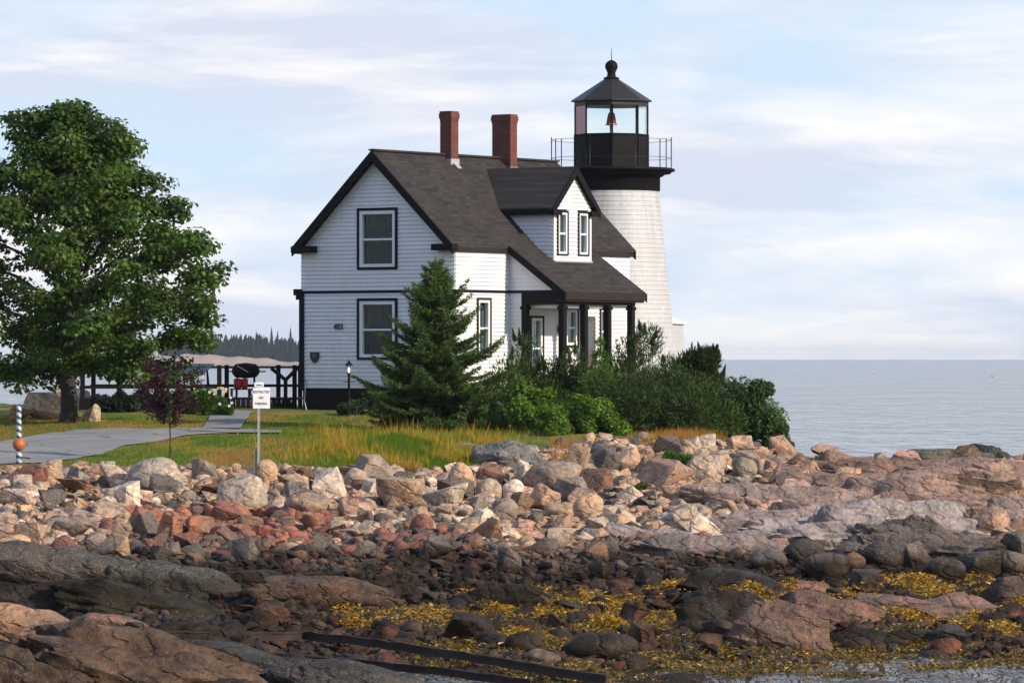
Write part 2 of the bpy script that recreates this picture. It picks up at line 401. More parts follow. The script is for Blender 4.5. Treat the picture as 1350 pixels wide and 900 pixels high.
# ------------------------------------------------------------------ rocks
def rock_data(seed, kind, sub=3):
    rng = random.Random(seed); bm = bmesh.new(); bmesh.ops.create_icosphere(bm, subdivisions=sub, radius=1)
    off = Vector((rng.random()*50, rng.random()*50, rng.random()*50))
    cuts = []
    if kind != 'round':
        for _ in range({'angular': 10, 'slab': 7, 'wedge': 7}[kind]):
            d = Vector((rng.gauss(0,1), rng.gauss(0,1), rng.gauss(0,1))).normalized(); cuts.append((d, rng.uniform(.36,.74)))
    else:
        for _ in range(4):
            d = Vector((rng.gauss(0,1), rng.gauss(0,1), rng.gauss(0,1))).normalized(); cuts.append((d, rng.uniform(.72,.92)))
    if kind == 'slab': cuts += [(Vector((rng.uniform(-.2,.2), rng.uniform(-.2,.2), 1)).normalized(), .42), (Vector((0,0,-1)), .45)]
    if kind == 'wedge': cuts += [(Vector((rng.choice((-1,1))*.8, rng.uniform(-.4,.4), .75)).normalized(), .3)]
    rough = .16 if kind == 'round' else .06
    for v in bm.verts:
        p = v.co.copy()
        p *= 1 + rough*mn.fractal(p*1.1+off, 1., 2., 3)
        for d, k in cuts:
            e = p.dot(d) - k
            if e > 0: p -= d*e*(.985 if kind != 'round' else .8)
        p += v.co * (.035 if kind == 'round' else .022)*mn.noise(p*5+off)
        v.co = p
    m = max(abs(c) for v in bm.verts for c in v.co)
    for v in bm.verts: v.co /= m
    me = bpy.data.meshes.new('rock_'+kind); bm.to_mesh(me); bm.free()
    me.polygons.foreach_set('use_smooth', [True]*len(me.polygons))
    if kind != 'round': me.set_sharp_from_angle(angle=R(20))
    me.materials.append(M['rock']); return me
def hull_rock(seed, kind, detail=2):
    rng = random.Random(seed*13+5); bm = bmesh.new(); off = Vector((seed*1.7, seed*.9, seed*2.3))
    for i in range(rng.randint(9, 14)):
        d = Vector((rng.gauss(0,1), rng.gauss(0,1), rng.gauss(0,1))).normalized()*rng.uniform(.78,1.05)
        if kind == 'angular': d = Vector([math.copysign(abs(c)**.72, c) for c in d])      # blocky
        if kind == 'slab': d.z = math.copysign(.36+.08*rng.random(), d.z)
        if kind == 'wedge': d.z *= .45 + .55*(d.x+1)/2
        bm.verts.new(d)
    r = bmesh.ops.convex_hull(bm, input=bm.verts[:]); bmesh.ops.delete(bm, geom=list({v for v in r['geom_interior'] if isinstance(v, bmesh.types.BMVert)}), context='VERTS')
    bmesh.ops.dissolve_limit(bm, angle_limit=R(9), verts=bm.verts[:], edges=bm.edges[:])
    bmesh.ops.bevel(bm, geom=bm.edges[:], offset=.055, segments=2 if detail else 1, profile=.6, affect='EDGES', clamp_overlap=True)
    bmesh.ops.triangulate(bm, faces=bm.faces[:])
    if detail:
        long_ = [e for e in bm.edges if e.calc_length() > .22]; bmesh.ops.subdivide_edges(bm, edges=long_, cuts=detail, use_grid_fill=True); bmesh.ops.triangulate(bm, faces=bm.faces[:])
        for v in bm.verts: v.co += v.co.normalized()*(.07*mn.fractal(v.co*1.6+off, 1., 2., 3) + .02*mn.noise(v.co*6+off))
    m = max(abs(c) for v in bm.verts for c in v.co)
    for v in bm.verts: v.co /= m
    me = bpy.data.meshes.new('rock_'+kind); bm.to_mesh(me); bm.free()
    me.polygons.foreach_set('use_smooth', [True]*len(me.polygons)); me.set_sharp_from_angle(angle=R(24)); me.materials.append(M['rock']); return me
LIB = {k: [(rock_data if k == 'round' else lambda sd, kk, q: hull_rock(sd, kk))(100+i*7+len(k), k, 3) for i in range(n)] for k, n in (('angular',14),('round',7),('slab',8),('wedge',8))}

COLS0 = {  # real stone colours
 'pale grey': (.43,.385,.335), 'grey': (.26,.235,.21), 'dark grey': (.11,.10,.094), 'tan': (.43,.325,.22), 'pink': (.42,.29,.225),
 'rusty orange': (.33,.15,.08), 'reddish': (.24,.095,.068), 'whitish': (.62,.57,.52), 'brown': (.19,.115,.07), 'blackish': (.045,.038,.032), 'bluish grey': (.26,.265,.275)}
COLS = {k: (c[0]*1.27, c[1]*1.06, c[2]*.84) for k, c in COLS0.items()}     # warm tint put into the stone colours to offset the blue sky fill
ROCKS = []     # (x, y, radius) already placed
used_labels = {}
def rock(kind, px, py, w, h, col, label=None, seed=None, d=None, rz=None, tilt=(0,0), name='boulder', group='boulders along the shore', sink=.22):
    """a stone whose foot shows near photo point (px, py), w x h photo pixels large"""
    g = at(px, py); s = g.y/F; rng = random.Random(int(px*31+py*17) if seed is None else seed)
    W, Hh = w*s/2, h*s/2/(1-sink*.9); D = (d if d else rng.uniform(.8,1.15))*W
    me = rng.choice(LIB[kind]); o = bpy.data.objects.new(name, me); COL.objects.link(o)
    rz = rng.choice((0, math.pi)) + rng.uniform(-.35,.35) if rz is None else rz
    dim = [max(abs(v.co[i]) for v in me.vertices) for i in range(3)]
    o.scale = (W/dim[0], D/dim[1], Hh/dim[2]); o.rotation_euler = (tilt[0]+rng.uniform(-.08,.08), tilt[1]+rng.uniform(-.1,.1), rz)
    yy = g.y + D*.6; o.location = (g.x*yy/g.y, yy, Hs(g.x*yy/g.y, yy)*.35 + g.z*.65 + Hh*(1-2*sink))
    c = COLS[col]; j = rng.uniform(.85,1.15); o.color = (c[0]*j*rng.uniform(.94,1.06), c[1]*j, c[2]*j*rng.uniform(.94,1.06), 1)
    ROCKS.append((o.location.x, o.location.y, max(W, D)))
    tag(o, label, 'boulder' if name == 'boulder' else 'rock', group); return o

# the stones one can pick out in the photograph
NAMED = [
 ('angular', 36,645,64,40,'reddish','reddish flat boulder below the striped pole, at the top of the bank'),
 ('angular', 68,642,56,40,'tan','tan blocky boulder just beside the driveway end at the top of the bank'),
 ('angular', 101,640,34,26,'bluish grey','bluish grey square block between two tan boulders below the driveway'),
 ('angular', 127,631,24,22,'tan','small tan cube-like stone beside the tall pale wedge below the driveway'),
 ('wedge', 150,642,48,48,'pale grey','tall pale wedge-shaped boulder at the lawn edge below the driveway'),
 ('round', 205,645,76,44,'pale grey','large pale boulder with a bright top below the young red-leaved tree'),
 ('angular', 262,635,48,34,'grey','brownish grey slanted boulder at the lawn edge beside the large pale boulder'),
 ('angular', 285,645,42,24,'tan','low tan stone below the slanted grey boulder'),
 ('round', 353,638,28,34,'tan','rounded tan stone at the foot of the sign post'),
 ('round', 322,676,72,52,'pale grey','big smooth egg-shaped grey boulder below the sign post'),
 ('round', 404,680,66,32,'tan','long low tan boulder beside the egg-shaped grey boulder'),
 ('angular', 385,650,44,26,'tan','angular tan stone resting above the long low tan boulder'),
 ('angular', 432,650,38,30,'grey','grey round-topped stone at the lawn edge beyond the sign post'),
 ('slab', 505,636,78,36,'grey','long dark grey slab leaning on the grass bank'),
 ('slab', 520,672,84,44,'tan','broad flat-faced tan boulder below the leaning grey slab'),
 ('round', 470,645,34,30,'pale grey','rounded pale stone beside the leaning grey slab'),
 ('wedge', 588,672,62,44,'pale grey','pale grey wedge sloping down below the golden grass'),
 ('round', 608,650,40,42,'tan','warm pale boulder with a rounded top below the golden grass'),
 ('round', 645,660,38,32,'pale grey','smooth round grey boulder like a ball below the bedrock slab'),
 ('round', 676,664,30,34,'whitish','whitish rounded boulder beside the ball-like grey boulder'),
 ('wedge', 690,642,24,38,'whitish','upright pointed white-topped stone in front of the long smooth boulder'),
 ('round', 733,646,88,40,'grey','long smooth grey-brown boulder like a loaf below the shrubs'),
 ('angular', 765,625,40,42,'tan','tan rough block leaning behind the loaf-like boulder'),
 ('wedge', 797,622,46,40,'dark grey','dark block with a white sunlit upper edge above the loaf-like boulder'),
 ('angular', 830,620,40,32,'tan','tan block beside the dark block with white upper edge'),
 ('angular', 805,640,34,22,'pale grey','small pale wedge below the dark block with white upper edge'),
 ('angular', 878,645,80,40,'pink','large pink slab boulder half overhung by a small green bush'),
 ('round', 776,688,42,38,'tan','brown rounded boulder below the loaf-like boulder'),
 ('round', 742,684,54,24,'tan','long pale tan stone lying beside the brown rounded boulder'),
 ('round', 665,686,36,30,'grey','grey rounded stone below the whitish rounded boulder'),
 ('slab', 650,695,52,22,'whitish','flat whitish slab lying among small stones below the ball-like boulder'),
 ('angular', 685,712,44,28,'pink','pinkish brown angular stone at the edge of the dark wet band'),
 ('angular', 710,692,30,20,'dark grey','small dark grey angular stone between pale ones mid bank'),
 ('slab', 700,732,74,24,'dark grey','flat-topped dark slab with greenish edge at the tide line'),
 ('angular', 208,722,30,48,'brown','tall brown broken block in the rusty patch of stones'),
 ('angular', 225,712,44,36,'rusty orange','rusty orange broken block at the top of the rusty patch'),
 ('angular', 262,712,42,34,'rusty orange','orange split stone beside the brown block in the rusty patch'),
 ('angular', 245,728,36,28,'reddish','red-brown angular stone in the middle of the rusty patch'),
 ('angular', 290,716,38,24,'reddish','dull red flat stone beside the rusty patch'),
 ('slab', 178,660,48,14,'whitish','flat bright white slab lying above the rusty patch'),
 ('angular', 148,690,56,38,'pale grey','pale fractured boulder mid bank above the rusty patch'),
 ('angular', 100,712,60,34,'grey','grey blocky boulder low in the bank below the striped pole'),
 ('angular', 40,715,50,30,'tan','tan angular boulder low in the bank at the photo edge'),
 ('angular', 155,735,58,34,'tan','tan flat-topped boulder just above the dark bedrock humps'),
 ('angular', 72,672,40,28,'dark grey','dark grey angular boulder mid bank below the striped pole'),
 ('angular', 20,672,48,30,'pale grey','pale grey boulder mid bank at the photo edge'),
 ('round', 1125,755,34,28,'brown','rounded olive-brown cobble in the dark wet boulders'),
 ('round', 792,872,106,40,'dark grey','large smooth dark boulder like a whale back in the seaweed'),
 ('round', 690,862,54,30,'dark grey','rounded dark boulder in the seaweed beside the rusty rails'),
 ('angular', 618,848,78,40,'brown','brown pointed boulder like a small tent in the seaweed'),
 ('round', 715,876,52,20,'pale grey','low pale-topped stone half under the rusty rails'),
 ('round', 358,823,52,26,'rusty orange','rounded bright orange boulder among dark rocks near the rails'),
 ('angular', 845,850,36,32,'brown','brown angular stone standing in the seaweed'),
 ('round', 950,842,44,26,'dark grey','low dark stone beside the humped bedrock in the seaweed'),
 ('angular', 1035,690,50,28,'dark grey','dark-faced block standing on the pink ledges'),
 ('wedge', 1085,605,44,22,'pink','pointed pinkish boulder on the skyline at the sea edge'),
 ('angular', 1045,645,64,36,'pink','big pink block among the riprap beside the sea'),
 ('angular', 985,625,44,36,'grey','grey cracked boulder in the riprap below the wide shrub'),
 ('angular', 935,595,50,26,'whitish','pale sharp-topped boulder under the wide shrub'),
 ('angular', 975,595,40,22,'tan','tan flat-topped boulder beside the pale sharp-topped one'),
 ('angular', 925,640,50,46,'pale grey','tall pale grey boulder beside the small green bush'),
 ('angular', 955,665,44,30,'pale grey','pale tilted slab below the riprap'),
 ('round', 1310,700,44,34,'pink','rounded pale pink boulder on the ledges near the photo edge'),
 ('round', 1255,690,40,28,'bluish grey','blue-grey rounded boulder on the ledges'),
 ('round', 1012,752,54,30,'dark grey','dark rounded wet boulder, first in the row under the pale dome'),
 ('round', 1062,745,58,36,'blackish','blackish big rounded boulder under the left end of the pale dome'),
 ('round', 1090,764,64,36,'dark grey','olive-dark round boulder in front of the blackish big one'),
 ('round', 1160,748,56,36,'blackish','black wet boulder leaning against its neighbour under the pale dome'),
 ('angular', 1205,752,50,40,'dark grey','dark angular block with a tan sunlit face under the dark-flanked bedrock'),
 ('round', 1245,768,60,34,'dark grey','dark smooth boulder at the lower edge of the wet boulders'),
 ('angular', 1290,760,64,38,'blackish','blackish angular boulder near the photo edge over the seaweed'),
 ('round', 1335,762,50,36,'dark grey','dark round wet boulder at the photo edge'),
 ('slab', 1150,772,70,22,'dark grey','flat dark slab in front of the wet boulders'),
 ('slab', 1180,668,40,22,'whitish','white-topped stone wedged on the ledges'),
]
for r_ in NAMED:
    k, px, py, w, h, c, lb = r_; rock(k, px, py, w, h, c, lb)
    used_labels[lb] = 1

# boulders behind the maple
for (k, px, py, w, h, c, lb) in [
 ('angular', 60,553,62,40,'whitish','big pale fractured boulder behind the maple, streaked with white'),
 ('angular', 28,553,34,20,'tan','low tan boulder behind the striped pole'),
 ('angular', 76,540,34,40,'grey','grey boulder standing beside the maple trunk on the water side'),
 ('angular', 120,556,26,28,'pale grey','pale boulder at the right foot of the maple trunk'),
 ('angular', 106,538,34,26,'pale grey','pale boulder stacked behind the maple trunk')]:
    rock(k, px, py, w, h, c, lb)

# bedrock: whole masses, each with its own shape
def bedrock(px, py, w, h, col, label, d=.7, seed=0, layers=2.2, tilt=0., rz=0., power=2.6, name='rock_ledge', rough=.16, alg=1.):
    if 25 <= seed <= 41: w *= 1.25; h *= 1.15
    g = at(px, py); s = g.y/F; W, Hh = w*s/2, h*s; D = d*W
    bm = bmesh.new(); bmesh.ops.create_icosphere(bm, subdivisions=5, radius=1); off = Vector((seed*3.7+px*.01, seed*1.9, seed*5.3))
    rg = random.Random(seed*5+1); cuts = [(Vector((rg.gauss(0,.8), rg.gauss(-.3,.8), rg.gauss(.35,.7))).normalized(), rg.uniform(.62,.86) + (.10 if seed <= 24 else .03)) for _ in range(6 if seed <= 24 else 8)]; terr = 1. if 25 <= seed <= 41 else .45
    for v in bm.verts:
        p = v.co.copy()
        q = (abs(p.x)**power + abs(p.y)**power + abs(p.z)**power)**(1/power); p /= q          # boxier than a ball
        for d_, k_ in cuts:
            e_ = p.dot(d_) - k_ - .10*mn.noise(p*2+off)
            if e_ > 0: p -= d_*e_*.9
        a = Vector((p.x*W, p.y*D, p.z*Hh))                                                     # metres
        big = mn.fractal(Vector((a.x*.28, a.y*.85, a.z*1.1))+off, 1., 2., 4); fine = mn.fractal(Vector((a.x*.9, a.y*2.6, a.z*3.2))+off*2, 1., 2., 3)
        # joints: long cracks running with the ledge
        cr = abs(mn.noise(Vector((a.x*.35, a.y*1.1+a.z*layers, off.x)) + off)); cr = max(0, .15-cr)/.15
        cx = abs(mn.noise(Vector((a.x*.9, a.y*.4, off.y)) - off)); cx = max(0, .06-cx)/.06
        m = 1 + rough*1.9*big + rough*.75*fine - .15*cr - .08*cx
        st = .5+.5*math.sin(a.z*layers*4 + big*4); zz = a.z*layers*1.6+big*.9+.25*mn.noise(Vector((a.x*.6, a.y*.6, off.z))); m += .13*terr*((zz % 1.)-.5)
        v.co = Vector((p.x*W*m, p.y*D*m, (p.z*m)*Hh))
    me = bpy.data.meshes.new(name); bm.to_mesh(me); bm.free()
    me.polygons.foreach_set('use_smooth', [True]*len(me.polygons)); me.set_sharp_from_angle(angle=R(30))
    o = obj(name, me, M['rock']); yy = g.y + D*.45
    o.location = (g.x*yy/g.y, yy, g.z-.12*Hh); o.rotation_euler = (0, tilt, rz)
    c = COLS[col] if isinstance(col, str) else col; o.color = (*c, alg)
    ROCKS.append((o.location.x, yy, min(W, D)))
    return tag(o, label, 'rock', 'bedrock ledges of the shore')
BED = [
 # dark humps above the rails
 (110,780,330,54,(.085,.065,.048),'long dark bedrock hump with olive flank low on the shore at the photo edge',.35,1,.14),
 (15,770,150,46,'dark grey','dark rounded bedrock at the photo edge below the bank',.5,2,.05),
 (240,794,200,50,(.075,.07,.05),'dark sloping bedrock with a worn pale crest in front of the rusty patch',.5,3,.22),
 (50,808,230,52,(.06,.055,.045),'blackish low bedrock with green algae at the photo edge',.5,4,.05),
 (185,806,220,44,(.075,.078,.045),'olive green smooth bedrock hump sloping towards the rails',.4,5,.2),
 (420,798,210,44,(.17,.10,.06),'brown bedrock tongue with an orange sunlit tip beside the seaweed',.35,6,.06),
 (660,802,130,34,(.06,.052,.035),'dark flat bedrock with sunlit edge above the seaweed',.3,7,.05),
 (330,772,110,22,(.06,.05,.042),'small dark rock hump beyond the olive bedrock',.4,8,.06),
 # near left ledges
 (55,874,290,70,(.40,.22,.115),'warm orange sunlit bedrock ledge in the lower corner of the shore',.6,9,.20),
 (185,900,310,74,(.27,.16,.09),'large brown bedrock dome with cracks beside the rusty rails',.6,10,.24),
 (15,918,200,70,(.16,.10,.065),'dark cracked bedrock at the very corner of the shore',.6,11,.2),
 (135,828,120,22,(.28,.15,.085),'low dark rock with orange sunlit end above the brown dome',.45,12,.05),
 (265,846,180,30,(.06,.05,.042),'dark flat ledge just behind the rusty rails',.35,13,.05),
 (335,895,230,46,(.085,.08,.068),'grey-green smooth rock under the rusty rails',.5,14,.10),
 (440,910,210,44,(.10,.095,.085),'grey flat rock in front of the rusty rails',.5,15,.05),
 (290,915,150,30,(.09,.075,.06),'low brown rock in front of the smooth grey-green one',.5,16,.05),
 # in the seaweed, right
 (960,838,150,64,(.07,.06,.055),'dark humped bedrock standing in the seaweed',.5,17,-.04),
 (1035,858,150,70,(.23,.135,.09),'pinkish brown bedrock hump with pale streaks in the seaweed',.55,18,.14),
 (1085,832,175,46,(.25,.135,.09),'red-brown sloping bedrock behind the streaked hump',.5,19,.10),
 (1235,815,290,40,(.29,.17,.12),'long pink ledge running through the seaweed towards the photo edge',.25,20,.07),
 (1330,800,90,50,(.15,.095,.08),'brown rock block beyond the long pink ledge',.5,21,.02),
 (1060,782,90,20,(.34,.15,.09),'low orange ledge at the upper edge of the seaweed',.4,22,.05),
 (1180,855,200,30,(.055,.05,.04),'low blackish weed-covered rock beside the tide pool',.3,23,.05),
 (960,778,130,26,(.05,.047,.042),'dark flat rock shelf above the humped bedrock',.4,24,.05),
 # pink ledges of the point
 (1010,668,190,34,(.33,.23,.18),'layered tan ledge below the riprap',.45,25,.04),
 (985,700,190,34,(.33,.245,.21),'pale layered ledge with a dark end in the middle of the shore',.35,26,.05),
 (850,712,150,22,(.38,.29,.25),'flat pale pink ledge below the pink slab boulder',.4,27,.03),
 (930,730,180,28,(.27,.20,.17),'low grey-tan ledge at the tide line',.35,28,.05),
 (1150,722,300,52,(.38,.31,.28),'broad pale dome of bedrock above the dark wet boulders',.4,29,.06),
 (1250,735,210,54,(.12,.09,.07),'dark-flanked bedrock beside the broad pale dome',.5,30,.08),
 (1195,675,240,42,(.33,.215,.16),'long rounded pink ledge in the middle of the point',.4,31,.07),
 (1120,655,190,34,(.30,.19,.13),'brown layered ledge with an orange end on the point',.4,32,.03),
 (1290,655,190,40,(.34,.22,.16),'wide pink ledge near the photo edge',.45,33,.03),
 (1180,632,210,26,(.25,.145,.10),'dark-faced flat ledge near the sea',.35,34,.03),
 (1290,630,180,26,(.30,.18,.13),'rounded pink-brown ledge near the sea at the photo edge',.4,35,.02),
 (1160,616,180,16,(.29,.17,.11),'long thin brown ledge at the water edge',.3,36,.02),
 (1245,612,110,20,(.13,.115,.07),'olive-brown flat ledge at the water edge',.4,37,.01),
 (1305,610,80,22,(.03,.03,.028),'black flat-topped rock at the water edge',.4,38,.0),
 (1110,620,90,30,(.34,.19,.11),'orange-brown stepped ledge at the water edge',.5,39,.02),
 (1365,612,60,18,(.24,.15,.10),'small brown rock on the water edge at the photo edge',.5,40,.02),
 (1340,690,120,30,(.33,.22,.18),'pink slab of bedrock at the photo edge below the wide ledge',.5,41,.02),
 # in the grass
 (672,612,110,34,(.21,.19,.17),'big grey bedrock slab bulging out of the grass bank',.8,42,.10),
 (598,590,60,8,(.25,.23,.22),'small flat grey rock flush with the grass bank',.6,43,.04),
]
ALG = {9:.35,10:.72,11:.85,1:.85,12:.2,3:.7,6:.55,18:.35,19:.3,20:.25,22:.2,21:.5,14:.6,15:.6,29:.6}
for b in BED: bedrock(*b[:6], d=b[6], seed=b[7], tilt=b[8], alg=ALG.get(b[7], 1.))

# further single boulders: up to 300 in all
ZX = [(-99,'under the striped pole'),(90,'below the driveway'),(180,'under the red-leaved tree'),(290,'under the sign post'),(390,'right of the sign post'),
      (480,'under the spruce'),(600,'under the grassy bedrock slab'),(720,'under the leafy green bush'),(840,'by the small rock bush'),(930,'under the wide shrub'),(1040,'where the sea begins'),(1150,'among the pink ledges'),(1260,'near the right photo edge')]
def zone_name(px): return [n for x, n in ZX if px >= x][-1]
def pick_col(px, py, rng):
    if py > 715 + 12*math.sin(px*.02): pool = ['blackish','dark grey','brown','brown','dark grey','reddish']
    elif abs(px-290) < 150 and py > 676: pool = ['rusty orange','reddish','brown','rusty orange','tan','reddish','reddish']
    elif px > 1000: pool = ['pink','tan','pale grey','brown','pink','grey','pink','tan','brown','grey']
    elif px > 800: pool = ['pink','tan','pale grey','grey','whitish','tan','pale grey','dark grey']
    else: pool = ['pale grey','tan','grey','tan','pale grey','whitish','pink','dark grey','pink','brown','tan','tan','pink','brown']
    return rng.choice(pool)
rng = random.Random(5); n_ind = len([o for o in COL.objects if o.name.startswith('boulder')]); tries = 0
ROW = [(628,'at the top of the bank'),(655,'high on the bank'),(682,'mid bank'),(708,'low on the bank'),(745,'at the tide line'),(790,'in the wet band'),(830,'at the seaweed edge'),(999,'down in the seaweed')]
while n_ind < 298 and tries < 9000:
    tries += 1; px = rng.uniform(-10, 1360); u = rng.random()
    top = 634 if px < 700 else (582 if px < 1060 else 612)
    py = top + 8 + (735-top)*rng.random()**1.1 if u < .82 else rng.uniform(735, 860)
    if py > 770 and px < 420 or (px > 980 and 625 < py < 735 and rng.random() < .6): continue
    w = rng.choice((24,30,36,44) if (px > 690 and py < 640) else (24,28,34,40,48,54) if py < 675 else (18,22,26,30,36,44)); g = fat(px, py); rad = w*g.y/F/2
    yy = g.y + rad*.6
    if any((g.x-a)**2 + ((yy-b)*.62)**2 < ((rad+c)*.72)**2 for a, b, c in ROCKS): continue
    if lawn(g.x, yy) > .5: continue
    k = rng.choices(('angular','round','slab','wedge'), (7, 1.6, 3, 2.5))[0]
    col = pick_col(px, py, rng); k = 'angular' if (k == 'round' and w > 40) else k; h = w*(.75 if k != 'slab' else .4)*rng.uniform(.8,1.15)
    size = 'small' if w < 26 else ('middling' if w < 38 else 'large')
    row = [n for y, n in ROW if py <= y][0]
    kk = {'angular':'angular','round':'rounded','slab':'flat','wedge':'wedge-shaped'}[k]
    lb = f"{size} {kk} {col} boulder {row} {zone_name(px)}"
    if used_labels.get(lb, 0) >= 1 and rng.random() < .9: continue
    used_labels[lb] = used_labels.get(lb, 0)+1
    rock(k, px, py, w, h, col, lb, seed=tries); n_ind += 1

# loose stones: thousands, one mass
def stones(name, N, fn, label, sub=1, smin=.05, smax=.2):
    protos = []
    for i in range(8):
        me = hull_rock(300+i, ('angular','angular','slab','wedge','angular','slab')[i], 0) if i < 6 else rock_data(300+i, 'round', sub+1)
        V = np.array([v.co[:] for v in me.vertices]); Fc = np.array([p.vertices[:] for p in me.polygons]); bpy.data.meshes.remove(me)
        protos.append((V, Fc))
    Vs, Fs, Cs, n0, cnt = [], [], [], 0, 0; rg = random.Random(name)
    while cnt < N:
        r = fn(rg)
        if r is None: continue
        x, y, s, col = r; cnt += 1
        V, Fc = protos[rg.randrange(8)]
        m = Matrix.Rotation(rg.uniform(0, 6.28), 3, 'Z') @ Matrix.Rotation(rg.uniform(-.6,.6), 3, 'X')
        W = (V*np.array([s, s*rg.uniform(.6,1.1), s*rg.uniform(.4,.9)])) @ np.array(m).T + np.array([x, y, Hs(x, y)+s*.15])
        Vs.append(W); Fs.append(Fc+n0); n0 += len(V); j = rg.uniform(.75,1.2)
        Cs.append(np.tile(np.array(col)*j, (len(V),1)))
    me = np_mesh(name, np.concatenate(Vs), np.concatenate(Fs), np.concatenate(Cs), True); me.set_sharp_from_angle(angle=R(35))
    return tag(obj(name, me, M['stones']), label, 'stones', kind='stuff')
def fn_dry(rg):
    px = rg.uniform(-15, 1365); top = 618 if px < 690 else (578 if px < 1060 else 615); py = rg.uniform(top, 735); g = fat(px, py)
    if lawn(g.x, g.y) > .35 or (px > 930 and py > 625 and rg.random() < .5): return None
    return g.x, g.y, rg.choice((.06,.08,.1,.13,.17,.22,.27))*rg.uniform(.8,1.2), COLS[pick_col(px, py, rg)]
def fn_wet(rg):
    px = rg.uniform(-15, 1365); py = rg.uniform(705, 880); g = fat(px, py)
    c = COLS[rg.choice(('blackish','dark grey','brown','blackish','reddish','dark grey','brown'))]
    if py > 770: c = COLS[rg.choice(('brown','dark grey','brown','blackish','reddish','dark grey'))]
    return g.x, g.y, rg.choice((.05,.06,.08,.10,.13,.17))*rg.uniform(.8,1.2)*(1 if py < 775 else .95 if rg.random() < .85 else 1.7), c
stones('loose_stones', 4800, fn_dry, 'loose pale and tan stones filling the bank between boulders')
stones('wet_cobbles', 8500, fn_wet, 'small dark wet cobbles strewn over the lower shore')

# ------------------------------------------------------------------ leaf clouds
def quads(Pt, N, size, col, aspect=1., fold=.25, spin=True):
    """a folded leaf at every point: 4 vertices, 2 triangles as one bent quad"""
    n = len(Pt); N = N/np.linalg.norm(N, axis=1, keepdims=True)
    r = RNG.normal(size=(n,3)); T = np.cross(N, r); T /= np.linalg.norm(T, axis=1, keepdims=True)+1e-9; B = np.cross(N, T)
    s = np.asarray(size).reshape(-1,1)*np.ones((n,1)); L = T*s; Wd = B*s*aspect*.5; up = N*s*fold*.3
    V = np.stack([Pt - L*.5, Pt + Wd + up, Pt + L*.5, Pt - Wd + up], 1).reshape(-1,3)
    Fc = (np.arange(n)[:,None]*4 + np.array([0,1,2,3])[None])
    return V, Fc, np.repeat(col, 4, axis=0)
def tri_blades(base, tip, w, col):
    n = len(base); d = tip-base; side = np.cross(d, RNG.normal(size=(n,3))); side /= np.linalg.norm(side, axis=1, keepdims=True)+1e-9
    side *= np.asarray(w).reshape(-1,1)
    V = np.stack([base-side, base+side, tip], 1).reshape(-1,3); Fc = np.arange(n*3).reshape(-1,3)
    return V, Fc, np.repeat(col, 3, axis=0)
def vary(c, n, amt=.35, hue=.12):
    c = np.array(c)[None]*(1+amt*RNG.normal(size=(n,1)).clip(-1.6,1.8)); c = c*(1+hue*RNG.normal(size=(n,3)))
    return c.clip(.004, .9)
def rnd_dir(n):
    d = RNG.normal(size=(n,3)); return d/np.linalg.norm(d, axis=1, keepdims=True)

